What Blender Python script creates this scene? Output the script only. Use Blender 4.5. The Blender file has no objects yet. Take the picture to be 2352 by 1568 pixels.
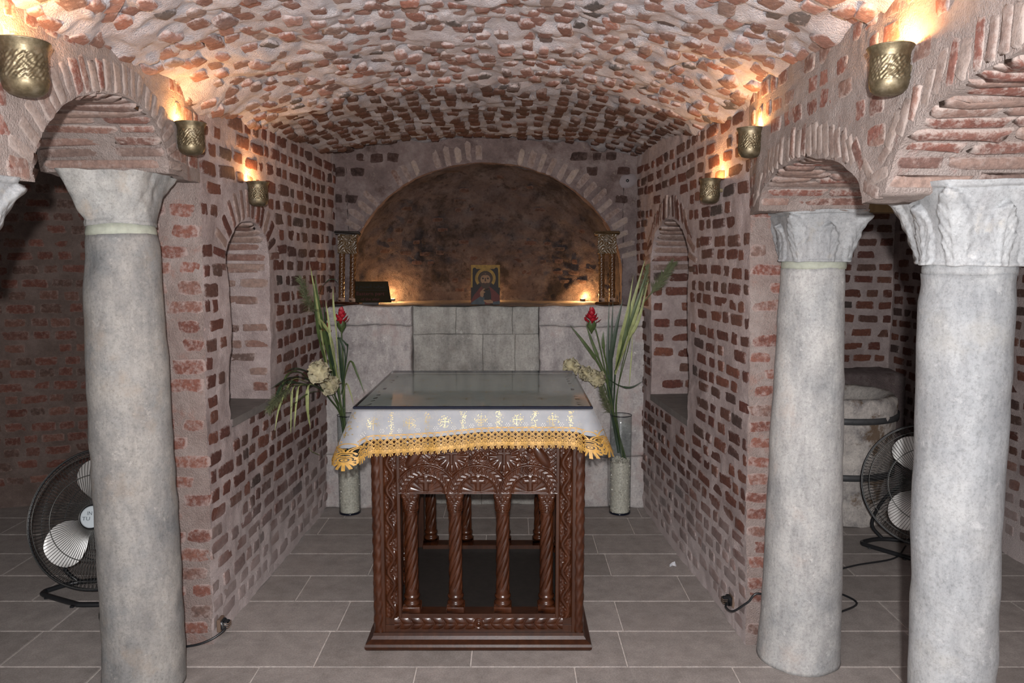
import bpy, math, random
import numpy as np
from mathutils import Vector, Matrix
PI = math.pi
scene = bpy.context.scene
C = scene.collection
random.seed(7)
RNG = np.random.default_rng(11)

# ------------------------------------------------------------------ camera
CAM_H = 1.6
PITCH = math.radians(5.95)
FPX = 1764.0
cam_d = bpy.data.cameras.new('camera')
cam_d.sensor_width = 36.0
cam_d.lens = FPX / 2352.0 * 36.0
cam_d.clip_start = 0.05
cam = bpy.data.objects.new('camera', cam_d)
cam.location = (0, 0, CAM_H)
cam.rotation_euler = (PI / 2 - PITCH, 0, 0)
C.objects.link(cam)
scene.camera = cam

# ------------------------------------------------------------------ world and flash
world = bpy.data.worlds.new('world')
scene.world = world
world.use_nodes = True
world.node_tree.nodes['Background'].inputs[0].default_value = (0.95, 0.97, 1.0, 1)
world.node_tree.nodes['Background'].inputs[1].default_value = 0.8  # ambient fill added, let in through the open end behind the camera

FLASH_POS = (0.0, -0.12, 1.71)
fl = bpy.data.lights.new('camera_flash', 'POINT')
fl.energy = 470
fl.shadow_soft_size = 0.018
fl.color = (1.0, 0.985, 0.985)
flo = bpy.data.objects.new('camera_flash', fl)
flo.location = FLASH_POS
C.objects.link(flo)

LAMP_COL = (1.0, 0.48, 0.165)
SCONCE_W = 5.2
APSE_W = 8.0

vs = scene.view_settings
vs.view_transform = 'Standard'
vs.look = 'None'
vs.exposure = 0.0
vs.gamma = 1.0
vs.use_curve_mapping = False

# ------------------------------------------------------------------ noise
def _h(ix, iy, iz, s):
    n = (ix * 73856093) ^ (iy * 19349663) ^ (iz * 83492791) ^ (s * 374761393)
    n = n & 0xffffffff
    n = ((n ^ (n >> 13)) * 1274126177) & 0xffffffff
    n = ((n ^ (n >> 15)) * 668265263) & 0xffffffff
    return ((n ^ (n >> 16)) & 0xffff) / 32767.5 - 1.0

def vnoise(P, s=0):
    P = np.asarray(P, dtype=np.float64) + 500.0
    I = np.floor(P).astype(np.int64)
    F = P - I
    F = F * F * (3 - 2 * F)
    x, y, z = I[..., 0], I[..., 1], I[..., 2]
    fx, fy, fz = F[..., 0], F[..., 1], F[..., 2]
    r = 0
    for dx in (0, 1):
        wx = fx if dx else 1 - fx
        for dy in (0, 1):
            wy = fy if dy else 1 - fy
            for dz in (0, 1):
                wz = fz if dz else 1 - fz
                r = r + wx * wy * wz * _h(x + dx, y + dy, z + dz, s)
    return r

def vec3noise(P, s=0):
    return np.stack([vnoise(P, s), vnoise(P, s + 11), vnoise(P, s + 23)], axis=-1)

def disp(P, amps):
    """amps: list of (frequency per metre, amplitude)"""
    P = np.asarray(P, dtype=np.float64)
    R = P.copy()
    for k, (f, a) in enumerate(amps):
        R = R + a * vec3noise(P * f, 31 * k + 5)
    return R

def at(x, y, Y):
    """a point of the photograph at distance Y, in metres"""
    c, s = math.cos(PITCH), math.sin(PITCH)
    a = (x - 1176) / FPX
    b = (784 - y) / FPX
    d = Vector((a, c + b * s, -s + b * c))
    t = Y / d.y
    return Vector((d.x * t, Y, CAM_H + d.z * t))

# ------------------------------------------------------------------ object helpers
def mesh_from(name, verts, faces, smooth=True):
    me = bpy.data.meshes.new(name)
    me.from_pydata([tuple(v) for v in verts], [], [tuple(f) for f in faces])
    if smooth:
        me.polygons.foreach_set('use_smooth', [True] * len(me.polygons))
    me.update()
    return me

def link(name, me, mat=None, parent=None, loc=None, rot=None):
    if mat is not None and len(me.materials) == 0:
        for m in (mat if isinstance(mat, (list, tuple)) else [mat]):
            me.materials.append(m)
    o = bpy.data.objects.new(name, me)
    C.objects.link(o)
    if parent is not None:
        o.parent = parent
    if loc is not None:
        o.location = loc
    if rot is not None:
        o.rotation_euler = rot
    return o

def thing(name, label, cat, loc=(0, 0, 0), rot=(0, 0, 0), group=None):
    o = bpy.data.objects.new(name, None)
    o.empty_display_size = 0.05
    C.objects.link(o)
    o.location = loc
    o.rotation_euler = rot
    tag(o, label, cat, group)
    return o

def tag(o, label, cat, group=None):
    o['label'] = label
    o['category'] = cat
    if group:
        o['group'] = group
    return o

def structure(o, label=None):
    o['kind'] = 'structure'
    if label:
        o['label'] = label
    return o

class MB:
    """collects shapes into one mesh"""
    def __init__(self):
        self.v = []
        self.f = []
    def add(self, verts, faces):
        n = len(self.v)
        self.v.extend([tuple(p) for p in verts])
        self.f.extend([tuple(i + n for i in f) for f in faces])
    def grid(self, P, closeu=False, closev=False, flip=False):
        P = np.asarray(P)
        nu, nv = P.shape[:2]
        n = len(self.v)
        self.v.extend(map(tuple, P.reshape(-1, 3)))
        for i in range(nu if closeu else nu - 1):
            i2 = (i + 1) % nu
            for j in range(nv if closev else nv - 1):
                j2 = (j + 1) % nv
                q = (n + i * nv + j, n + i2 * nv + j, n + i2 * nv + j2, n + i * nv + j2)
                self.f.append(q[::-1] if flip else q)
    def box(self, x0, x1, y0, y1, z0, z1, bev=0.0):
        if bev <= 0:
            vs = [(x, y, z) for z in (z0, z1) for y in (y0, y1) for x in (x0, x1)]
            self.add(vs, [(0, 2, 3, 1), (4, 5, 7, 6), (0, 1, 5, 4), (2, 6, 7, 3), (0, 4, 6, 2), (1, 3, 7, 5)])
            return
        b = bev
        vs = []
        idx = {}
        X = (x0, x1); Y = (y0, y1); Z = (z0, z1)
        for i in (0, 1):
            for j in (0, 1):
                for k in (0, 1):
                    sx = b if i == 0 else -b; sy = b if j == 0 else -b; sz = b if k == 0 else -b
                    idx[i, j, k, 0] = len(vs); vs.append((X[i], Y[j] + sy, Z[k] + sz))
                    idx[i, j, k, 1] = len(vs); vs.append((X[i] + sx, Y[j], Z[k] + sz))
                    idx[i, j, k, 2] = len(vs); vs.append((X[i] + sx, Y[j] + sy, Z[k]))
        F = []
        for i in (0, 1):
            F.append([idx[i, 0, 0, 0], idx[i, 1, 0, 0], idx[i, 1, 1, 0], idx[i, 0, 1, 0]][::(-1 if i == 0 else 1)])
            F.append([idx[0, i, 0, 1], idx[1, i, 0, 1], idx[1, i, 1, 1], idx[0, i, 1, 1]][::(1 if i == 0 else -1)])
            F.append([idx[0, 0, i, 2], idx[1, 0, i, 2], idx[1, 1, i, 2], idx[0, 1, i, 2]][::(-1 if i == 0 else 1)])
        for i in (0, 1):
            for j in (0, 1):
                F.append([idx[i, j, 0, 0], idx[i, j, 1, 0], idx[i, j, 1, 1], idx[i, j, 0, 1]])
                F.append([idx[i, 0, j, 0], idx[i, 1, j, 0], idx[i, 1, j, 2], idx[i, 0, j, 2]])
                F.append([idx[0, i, j, 1], idx[1, i, j, 1], idx[1, i, j, 2], idx[0, i, j, 2]])
                for k in (0, 1):
                    F.append([idx[i, j, k, 0], idx[i, j, k, 1], idx[i, j, k, 2]])
        self.add(vs, F)
    def lathe(self, prof, n=32, cx=0, cy=0, fn=None, cap=True):
        """prof: list of (r, z); fn(theta, k, r, z) -> r"""
        th = np.linspace(0, 2 * PI, n, endpoint=False)
        P = np.zeros((len(prof), n, 3))
        for k, (r, z) in enumerate(prof):
            rr = np.array([fn(t, k, r, z) for t in th]) if fn else r
            P[k, :, 0] = cx + rr * np.cos(th)
            P[k, :, 1] = cy + rr * np.sin(th)
            P[k, :, 2] = z
        b = len(self.v)
        self.grid(P.transpose(1, 0, 2), closeu=True)
        if cap:
            m = len(prof)
            self.f.append(tuple(b + i * m for i in range(n))[::-1])
            self.f.append(tuple(b + i * m + m - 1 for i in range(n)))
    def tube(self, pts, r, n=8, cap=True):
        pts = [Vector(p) for p in pts]
        rs = r if isinstance(r, (list, tuple)) else [r] * len(pts)
        up = None
        rings = []
        for i, p in enumerate(pts):
            d = (pts[min(i + 1, len(pts) - 1)] - pts[max(i - 1, 0)]).normalized()
            if up is None:
                a = Vector((0, 0, 1)) if abs(d.z) < 0.9 else Vector((1, 0, 0))
                up = (a - d * a.dot(d)).normalized()
            else:
                up = (up - d * up.dot(d)).normalized()
            s = d.cross(up)
            rings.append([p + (up * math.cos(t) + s * math.sin(t)) * rs[i] for t in [2 * PI * k / n for k in range(n)]])
        b = len(self.v)
        self.grid(np.array(rings), closev=True)
        if cap:
            self.f.append(tuple(b + k for k in range(n))[::-1])
            self.f.append(tuple(b + (len(pts) - 1) * n + k for k in range(n)))
    def build(self, name, mat=None, parent=None, smooth=True, loc=None, rot=None):
        return link(name, self.mesh(name, smooth), mat, parent, loc, rot)
    def mesh(self, name, smooth=True):
        return mesh_from(name, self.v, self.f, smooth)

def bez(p, n=12):
    """Catmull-Rom through points"""
    p = [Vector(q) for q in p]
    q = [p[0] * 2 - p[1]] + p + [p[-1] * 2 - p[-2]]
    out = []
    for i in range(1, len(q) - 2):
        for k in range(n):
            t = k / n
            a, b, c, d = q[i - 1], q[i], q[i + 1], q[i + 2]
            out.append(0.5 * ((2 * b) + (c - a) * t + (2 * a - 5 * b + 4 * c - d) * t * t + (3 * b - a - 3 * c + d) * t ** 3))
    out.append(q[-2])
    return out

# ------------------------------------------------------------------ materials
def newmat(name):
    m = bpy.data.materials.new(name)
    m.use_nodes = True
    nt = m.node_tree
    return m, nt, nt.nodes['Principled BSDF']

def node(nt, t, **kw):
    n = nt.nodes.new(t)
    for k, v in kw.items():
        if isinstance(k, str) and hasattr(n, k):
            setattr(n, k, v)
    return n

def noise(nt, scale, detail=4, rough=0.6, vec=None, stretch=None):
    n = node(nt, 'ShaderNodeTexNoise')
    n.inputs['Scale'].default_value = scale
    n.inputs['Detail'].default_value = detail
    n.inputs['Roughness'].default_value = rough
    if vec is None:
        g = node(nt, 'ShaderNodeNewGeometry')
        vec = g.outputs['Position']
    if stretch:
        mp = node(nt, 'ShaderNodeMapping')
        mp.inputs['Scale'].default_value = stretch
        nt.links.new(vec, mp.inputs['Vector'])
        vec = mp.outputs['Vector']
    nt.links.new(vec, n.inputs['Vector'])
    return n.outputs['Fac']

def ramp(nt, fac, stops, interp='LINEAR'):
    r = node(nt, 'ShaderNodeValToRGB')
    cr = r.color_ramp
    cr.interpolation = interp
    while len(cr.elements) > 1:
        cr.elements.remove(cr.elements[-1])
    for i, (p, c) in enumerate(stops):
        e = cr.elements[0] if i == 0 else cr.elements.new(p)
        e.position = p
        e.color = (*c, 1) if len(c) == 3 else c
    nt.links.new(fac, r.inputs['Fac'])
    return r.outputs['Color']

def mixc(nt, fac, a, b, blend='MIX'):
    n = node(nt, 'ShaderNodeMix', data_type='RGBA', blend_type=blend)
    for s, v in ((n.inputs[0], fac), (n.inputs[6], a), (n.inputs[7], b)):
        if isinstance(v, (int, float)):
            s.default_value = v
        elif isinstance(v, tuple):
            s.default_value = (*v, 1) if len(v) == 3 else v
        else:
            nt.links.new(v, s)
    return n.outputs[2]

def bump(nt, bsdf, h, strength=0.5, dist=0.01):
    b = node(nt, 'ShaderNodeBump')
    b.inputs['Strength'].default_value = strength
    b.inputs['Distance'].default_value = dist
    nt.links.new(h, b.inputs['Height'])
    nt.links.new(b.outputs['Normal'], bsdf.inputs['Normal'])

def simple(name, col, rough=0.6, metal=0.0, bumpy=None, var=0.0, spec=0.5, vscale=40, coat=0.0):
    m, nt, b = newmat(name)
    b.inputs['Base Color'].default_value = (*col, 1)
    b.inputs['Roughness'].default_value = rough
    b.inputs['Metallic'].default_value = metal
    b.inputs['Specular IOR Level'].default_value = spec
    b.inputs['Coat Weight'].default_value = coat
    if var:
        c = ramp(nt, noise(nt, vscale, 5), [(0.3, tuple(x * (1 - var) for x in col)), (0.7, tuple(min(1, x * (1 + var)) for x in col))])
        nt.links.new(c, b.inputs['Base Color'])
    if bumpy:
        bump(nt, b, noise(nt, bumpy[0], 6, 0.65), bumpy[1], bumpy[2])
    return m

def lime_foot(nt, col, dust, top=1.25, amt=.75):
    # salt and lime smeared over the foot of the wall
    ge = node(nt, 'ShaderNodeNewGeometry')
    sx = node(nt, 'ShaderNodeSeparateXYZ')
    nt.links.new(ge.outputs['Position'], sx.inputs[0])
    q = node(nt, 'ShaderNodeMath', operation='MULTIPLY_ADD')
    nt.links.new(noise(nt, 5, 5, .7), q.inputs[0])
    q.inputs[1].default_value = .9
    nt.links.new(sx.outputs['Z'], q.inputs[2])
    fz = ramp(nt, q.outputs[0], [(.5, (amt,) * 3), (min(1, top), (0, 0, 0))])
    return mixc(nt, fz, col, dust)

def mortar_mat(name, c0, c1, c2, stain=None, bstr=0.9, low=None):
    m, nt, b = newmat(name)
    n1 = noise(nt, 7, 8, 0.7)
    col = ramp(nt, n1, [(0.28, c0), (0.5, c1), (0.72, c2)])
    n2 = noise(nt, 60, 6, 0.75)
    col = mixc(nt, 0.45, col, ramp(nt, n2, [(0.25, (0.45, 0.45, 0.45)), (0.75, (1.0, 1.0, 1.0))]), 'MULTIPLY')
    if stain:
        for sc, lo, hi, sc_col, amt in stain:
            f = ramp(nt, noise(nt, sc, 6, 0.7), [(lo, (0, 0, 0)), (hi, (amt, amt, amt))])
            col = mixc(nt, f, col, sc_col)
    if low:
        col = lime_foot(nt, col, low, 1.0, .8)
    nt.links.new(col, b.inputs['Base Color'])
    b.inputs['Roughness'].default_value = 0.92
    b.inputs['Specular IOR Level'].default_value = 0.2
    h = node(nt, 'ShaderNodeMath', operation='ADD')
    nt.links.new(noise(nt, 45, 8, 0.72), h.inputs[0])
    nt.links.new(noise(nt, 180, 4, 0.6), h.inputs[1])
    bump(nt, b, h.outputs[0], bstr, 0.010)
    return m

def brick_mat(name, stops, dust, dust_lo=0.45, dust_hi=0.68, dust_amt=0.8, low=False):
    m, nt, b = newmat(name)
    oi = node(nt, 'ShaderNodeObjectInfo')
    at_ = node(nt, 'ShaderNodeAttribute', attribute_name='rnd')
    ad = node(nt, 'ShaderNodeMath', operation='ADD')
    nt.links.new(oi.outputs['Random'], ad.inputs[0])
    nt.links.new(at_.outputs['Fac'], ad.inputs[1])
    fr = node(nt, 'ShaderNodeMath', operation='FRACT')
    nt.links.new(ad.outputs[0], fr.inputs[0])
    col = ramp(nt, fr.outputs[0], stops)
    n1 = noise(nt, 55, 6, 0.7)
    col = mixc(nt, 0.7, col, ramp(nt, n1, [(0.3, (0.42, 0.40, 0.40)), (0.7, (1.25, 1.2, 1.15))]), 'MULTIPLY')
    co = node(nt, 'ShaderNodeAttribute', attribute_name='core')
    ed = node(nt, 'ShaderNodeMath', operation='MULTIPLY_ADD')
    nt.links.new(co.outputs['Fac'], ed.inputs[0]); ed.inputs[1].default_value = -0.20; ed.inputs[2].default_value = 0.20
    sm = node(nt, 'ShaderNodeMath', operation='ADD')
    nt.links.new(noise(nt, 42, 8, 0.75), sm.inputs[0]); nt.links.new(ed.outputs[0], sm.inputs[1])
    f = ramp(nt, sm.outputs[0], [(dust_lo + .06, (0, 0, 0)), (dust_hi + .02, (dust_amt,) * 3)])
    col = mixc(nt, f, col, dust)
    if low:
        col = lime_foot(nt, col, (0.46, 0.39, 0.375), 1.0, .7)
    nt.links.new(col, b.inputs['Base Color'])
    b.inputs['Roughness'].default_value = 0.88
    b.inputs['Specular IOR Level'].default_value = 0.25
    bump(nt, b, noise(nt, 120, 8, 0.75), 0.8, 0.006)
    return m

def stone_mat(name, base, light, dark, rust=None, sc=5.0, bstr=0.5):
    m, nt, b = newmat(name)
    col = ramp(nt, noise(nt, sc, 8, 0.68), [(0.3, dark), (0.48, base), (0.7, light)])
    sp = ramp(nt, noise(nt, 95, 8, 0.85), [(0.36, (0.40, 0.39, 0.39)), (0.52, (1, 1, 1))])
    col = mixc(nt, 0.6, col, sp, 'MULTIPLY')
    st_ = ramp(nt, noise(nt, 13, 8, 0.75, None, (1, 1, .3)), [(0.34, (0.62, 0.62, 0.63)), (0.58, (1.06, 1.06, 1.05))])
    col = mixc(nt, 0.8, col, st_, 'MULTIPLY')
    w = ramp(nt, noise(nt, 24, 8, 0.78), [(0.58, (0, 0, 0)), (0.68, (0.6, 0.6, 0.6))])
    col = mixc(nt, w, col, tuple(min(1, x * 1.25) for x in light))
    if rust:
        f = ramp(nt, noise(nt, rust[1], 6, 0.65), [(rust[2], (0, 0, 0)), (rust[3], (rust[4],) * 3)])
        col = mixc(nt, f, col, rust[0])
    nt.links.new(col, b.inputs['Base Color'])
    b.inputs['Roughness'].default_value = 0.8
    b.inputs['Specular IOR Level'].default_value = 0.3
    bump(nt, b, noise(nt, 70, 8, 0.75), bstr, 0.005)
    return m

M = {}
DUST = (0.36, 0.29, 0.26)
M['mortar_wall'] = mortar_mat('mortar_wall', (0.325, 0.258, 0.246), (0.482, 0.392, 0.375), (0.650, 0.549, 0.532), low=(0.650, 0.560, 0.543))
M['mortar_pier'] = mortar_mat('mortar_pier', (0.28, 0.21, 0.19), (0.345, 0.275, 0.25), (0.43, 0.365, 0.34),
                              stain=[(9, 0.56, 0.74, (0.33, 0.15, 0.11), 0.7)])
M['mortar_arcade'] = mortar_mat('mortar_arcade', (0.2678, 0.2140, 0.1913), (0.3390, 0.2787, 0.2541), (0.4102, 0.3528, 0.3304),
                                stain=[(10, 0.58, 0.74, (0.2498, 0.1023, 0.0811), 0.6)])
M['mortar_vault'] = mortar_mat('mortar_vault', (0.3422, 0.3097, 0.3190), (0.4799, 0.4520, 0.4715), (0.6278, 0.6138, 0.6380),
                               stain=[(18, 0.60, 0.70, (0.3050, 0.2093, 0.1869), 0.4)])
M['mortar_vault_dimmed'] = mortar_mat('mortar_vault_dimmed', (0.2429, 0.2198, 0.2264), (0.3406, 0.3208, 0.3346), (0.4455, 0.4356, 0.4528),  # vault mortar scaled darker, painting in the light's falloff with distance
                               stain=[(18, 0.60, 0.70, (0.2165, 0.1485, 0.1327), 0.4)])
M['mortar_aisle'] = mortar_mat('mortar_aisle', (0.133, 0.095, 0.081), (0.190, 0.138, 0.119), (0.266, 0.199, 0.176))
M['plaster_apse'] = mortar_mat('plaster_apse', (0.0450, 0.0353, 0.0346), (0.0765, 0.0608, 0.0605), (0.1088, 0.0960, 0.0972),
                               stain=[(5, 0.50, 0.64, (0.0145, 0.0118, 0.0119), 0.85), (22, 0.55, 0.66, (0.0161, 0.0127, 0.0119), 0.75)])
M['plaster_back'] = mortar_mat('plaster_back', (0.1246, 0.0976, 0.0935), (0.2025, 0.1558, 0.1517), (0.2960, 0.2534, 0.2452),
                               stain=[(6, 0.54, 0.68, (0.0697, 0.0426, 0.0353), 0.8), (30, 0.62, 0.70, (0.3501, 0.3116, 0.2575), 0.6)])
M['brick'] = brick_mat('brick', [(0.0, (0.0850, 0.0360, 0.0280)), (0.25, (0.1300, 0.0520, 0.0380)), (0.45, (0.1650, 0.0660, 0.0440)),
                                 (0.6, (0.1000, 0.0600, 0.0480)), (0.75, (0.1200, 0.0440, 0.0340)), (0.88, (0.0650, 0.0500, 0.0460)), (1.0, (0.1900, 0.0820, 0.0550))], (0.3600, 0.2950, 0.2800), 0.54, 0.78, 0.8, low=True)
M['brick_vault'] = brick_mat('brick_vault', [(0.0, (0.19, 0.105, 0.090)), (0.25, (0.27, 0.165, 0.145)), (0.45, (0.15, 0.082, 0.068)),
                                             (0.6, (0.21, 0.16, 0.145)), (0.72, (0.27, 0.125, 0.095)), (0.82, (0.070, 0.066, 0.068)), (0.9, (0.11, 0.10, 0.10)), (1.0, (0.23, 0.12, 0.10))],
                             (0.40, 0.365, 0.37), 0.52, 0.74, 0.9)
M['brick_pier'] = brick_mat('brick_pier', [(0.0, (0.14, 0.058, 0.045)), (0.4, (0.21, 0.088, 0.066)), (0.6, (0.15, 0.10, 0.085)), (0.8, (0.22, 0.10, 0.075)), (1.0, (0.17, 0.066, 0.05))], (0.33, 0.26, 0.24), 0.44, 0.68, 0.9)
M['brick_far'] = brick_mat('brick_far', [(0.0, (0.064, 0.030, 0.022)), (0.4, (0.090, 0.044, 0.032)), (0.7, (0.075, 0.046, 0.038)), (1.0, (0.098, 0.045, 0.032))], (0.195, 0.165, 0.158), 0.54, 0.78, 0.7)  # browner far-vault bricks, darkened further to paint in light falloff
M['brick_arcade'] = brick_mat('brick_arcade', [(0.0, (0.17, 0.072, 0.056)), (0.4, (0.22, 0.095, 0.075)), (0.6, (0.16, 0.085, 0.070)), (0.8, (0.23, 0.145, 0.12)), (1.0, (0.25, 0.105, 0.08))],
                              (0.38, 0.315, 0.285), 0.46, 0.68, 0.9)
M['brick_ring'] = brick_mat('brick_ring', [(0.0, (0.2400, 0.1880, 0.1640)), (0.4, (0.2800, 0.2240, 0.2000)), (0.7, (0.2080, 0.1440, 0.1240)), (1.0, (0.2880, 0.2360, 0.2120))], (0.3040, 0.2520, 0.2280), 0.42, 0.66, 0.9)
M['brick_soffit'] = brick_mat('brick_soffit', [(0.0, (0.20, 0.125, 0.105)), (0.35, (0.28, 0.20, 0.17)), (0.6, (0.17, 0.080, 0.064)), (0.8, (0.12, 0.080, 0.070)), (1.0, (0.26, 0.19, 0.165))],
                              (0.34, 0.275, 0.25), 0.50, 0.74, 0.85)
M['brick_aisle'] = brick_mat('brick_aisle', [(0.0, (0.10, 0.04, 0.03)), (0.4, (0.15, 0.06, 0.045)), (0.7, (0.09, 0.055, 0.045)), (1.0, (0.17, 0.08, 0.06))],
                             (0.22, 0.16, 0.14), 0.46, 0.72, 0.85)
M['brick_pale'] = brick_mat('brick_pale', [(0.0, (0.17, 0.125, 0.11)), (0.4, (0.29, 0.24, 0.205)), (0.7, (0.20, 0.16, 0.145)), (1.0, (0.13, 0.08, 0.066))], (0.24, 0.195, 0.185), 0.42, 0.66, 0.9)
M['brick_soot'] = brick_mat('brick_soot', [(0.0, (0.0240, 0.0144, 0.0128)), (0.5, (0.0432, 0.0216, 0.0176)), (1.0, (0.0192, 0.0152, 0.0144))], (0.0768, 0.0528, 0.0480), 0.42, 0.66, 0.8)
M['column_left'] = stone_mat('column_left', (0.2340, 0.2271, 0.2184), (0.3254, 0.3054, 0.2793), (0.1757, 0.1818, 0.1853), rust=((0.2732, 0.2149, 0.1627), 4, 0.56, 0.72, 0.6))
M['column_right'] = stone_mat('column_right', (0.353, 0.353, 0.348), (0.451, 0.443, 0.430), (0.262, 0.271, 0.279), rust=((0.344, 0.279, 0.238), 5, 0.60, 0.75, 0.5))
M['column_big'] = stone_mat('column_big', (0.224, 0.232, 0.240), (0.270, 0.273, 0.273), (0.184, 0.194, 0.204), rust=((0.235, 0.219, 0.184), 4, 0.58, 0.75, 0.4), bstr=0.35)
M['marble'] = stone_mat('marble', (0.274, 0.283, 0.291), (0.327, 0.329, 0.333), (0.220, 0.229, 0.238), rust=((0.249, 0.226, 0.190), 12, 0.6, 0.72, 0.6), bstr=0.25)
M['capital_old'] = stone_mat('capital_old', (0.306, 0.306, 0.297), (0.399, 0.387, 0.365), (0.221, 0.225, 0.225), rust=((0.340, 0.281, 0.221), 7, 0.56, 0.7, 0.6), bstr=0.6)
M['neck_left'] = simple('neck_plaster_green', (0.30, 0.315, 0.26), 0.85, var=0.15, bumpy=(80, 0.3, 0.004))
M['bench'] = stone_mat('bench_stone', (0.44, 0.41, 0.40), (0.62, 0.60, 0.57), (0.26, 0.235, 0.235), rust=((0.27, 0.185, 0.175), 5, 0.50, 0.66, 0.75), sc=5, bstr=.8)
M['bench_dull'] = stone_mat('bench_stone_dull', (0.32, 0.31, 0.285), (0.44, 0.43, 0.40), (0.19, 0.185, 0.175), rust=((0.15, 0.13, 0.115), 6, 0.53, 0.68, 0.7), sc=4.5, bstr=.7)
M['ledge'] = simple('ledge_plaster', (0.169, 0.156, 0.150), 0.95, var=0.2, bumpy=(60, 0.5, 0.006))
M['sill'] = simple('sill_slate', (0.14, 0.125, 0.115), 0.85, var=0.2, bumpy=(60, 0.4, 0.004), vscale=20)
M['basin'] = stone_mat('basin_stone', (0.50, 0.46, 0.43), (0.68, 0.63, 0.58), (0.22, 0.21, 0.21), rust=((0.13, 0.075, 0.035), 5, 0.53, 0.60, 0.85), sc=9, bstr=0.9)
M['iron'] = simple('iron_band', (0.075, 0.077, 0.08), 0.55, 0.3, var=0.2)

def tile_mat():
    m, nt, b = newmat('floor_tile')
    oi = node(nt, 'ShaderNodeObjectInfo')
    col = ramp(nt, oi.outputs['Random'], [(0.0, (0.29, 0.265, 0.25)), (0.5, (0.325, 0.297, 0.282)), (1.0, (0.36, 0.33, 0.313))])
    col = mixc(nt, 0.8, col, ramp(nt, noise(nt, 12, 8, 0.7), [(0.3, (0.62, 0.60, 0.58)), (0.7, (1.15, 1.12, 1.1))]), 'MULTIPLY')
    col = mixc(nt, 0.7, col, ramp(nt, noise(nt, 150, 5, 0.7), [(0.32, (0.55, 0.55, 0.55)), (0.6, (1.08, 1.08, 1.08))]), 'MULTIPLY')
    f = ramp(nt, noise(nt, 1.7, 5, 0.6), [(0.5, (0, 0, 0)), (0.75, (0.35, 0.35, 0.35))])
    col = mixc(nt, f, col, (0.30, 0.255, 0.235))
    nt.links.new(col, b.inputs['Base Color'])
    b.inputs['Roughness'].default_value = 0.55
    b.inputs['Specular IOR Level'].default_value = 0.35
    bump(nt, b, noise(nt, 90, 6, 0.7), 0.25, 0.003)
    return m
M['tile'] = tile_mat()
M['grout'] = simple('grout', (0.52, 0.47, 0.435), 0.9, var=0.2)

def wood_mat(name, c0, c1, rough=0.32, spec=0.38):
    m, nt, b = newmat(name)
    g = node(nt, 'ShaderNodeNewGeometry')
    col = ramp(nt, noise(nt, 6, 6, 0.6, g.outputs['Position'], (6, 6, 0.7)), [(0.3, c0), (0.7, c1)])
    col = mixc(nt, 0.5, col, ramp(nt, noise(nt, 70, 5, 0.7), [(0.3, (0.6, 0.6, 0.6)), (0.7, (1.2, 1.15, 1.1))]), 'MULTIPLY')
    nt.links.new(col, b.inputs['Base Color'])
    b.inputs['Roughness'].default_value = rough
    b.inputs['Specular IOR Level'].default_value = spec
    bump(nt, b, noise(nt, 130, 4, 0.6, g.outputs['Position'], (1, 1, 0.2)), 0.15, 0.002)
    return m
M['wood'] = wood_mat('carved_walnut', (0.0240, 0.0068, 0.0028), (0.0600, 0.0180, 0.0065), 0.27)
M['wood_plain'] = wood_mat('plain_walnut', (0.0240, 0.0075, 0.0033), (0.0496, 0.0165, 0.0068), 0.36)
M['wood_dark'] = simple('dark_board', (0.020, 0.016, 0.014), 0.6, var=0.3)
M['wood_stand'] = wood_mat('stand_wood', (0.0473, 0.0203, 0.0083), (0.1110, 0.0510, 0.0188), 0.3)
M['wood_gilt'] = wood_mat('stand_gilt', (0.0490, 0.0292, 0.0127), (0.1023, 0.0665, 0.0336), 0.34, 0.45)
M['wood_pale'] = simple('pale_wood', (0.26, 0.17, 0.12), 0.5, var=0.15)
M['beam'] = wood_mat('old_beam', (0.10, 0.062, 0.022), (0.17, 0.11, 0.045), 0.7)

def cloth_mat():
    m, nt, b = newmat('white_brocade')
    g = node(nt, 'ShaderNodeNewGeometry')
    col = ramp(nt, noise(nt, 25, 4, 0.5), [(0.3, (0.205, 0.212, 0.228)), (0.7, (0.24, 0.247, 0.26))])
    v = node(nt, 'ShaderNodeTexVoronoi')
    v.inputs['Scale'].default_value = 420
    nt.links.new(g.outputs['Position'], v.inputs['Vector'])
    sp = ramp(nt, v.outputs['Distance'], [(0.12, (1, 1, 1)), (0.3, (0, 0, 0))])
    cl = ramp(nt, noise(nt, 28, 3, 0.6), [(0.5, (0, 0, 0)), (0.62, (0.8, 0.8, 0.8))])
    f = mixc(nt, 1.0, sp, cl, 'MULTIPLY')
    col = mixc(nt, f, col, (0.70, 0.56, 0.28))
    nt.links.new(col, b.inputs['Base Color'])
    b.inputs['Roughness'].default_value = 0.6
    b.inputs['Sheen Weight'].default_value = 0.2
    bump(nt, b, noise(nt, 300, 2, 0.5), 0.15, 0.001)
    return m
M['cloth'] = cloth_mat()
M['gold_thread'] = simple('gold_thread', (0.34, 0.245, 0.085), 0.4, 0.3, var=0.4, spec=.5)
M['silver_thread'] = simple('silver_thread', (0.46, 0.44, 0.40), 0.45, 0.0, var=0.2)
M['lace'] = simple('gold_lace', (0.40, 0.225, 0.05), 0.55, 0.1, var=0.25, vscale=60)
M['brass'] = None

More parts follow.
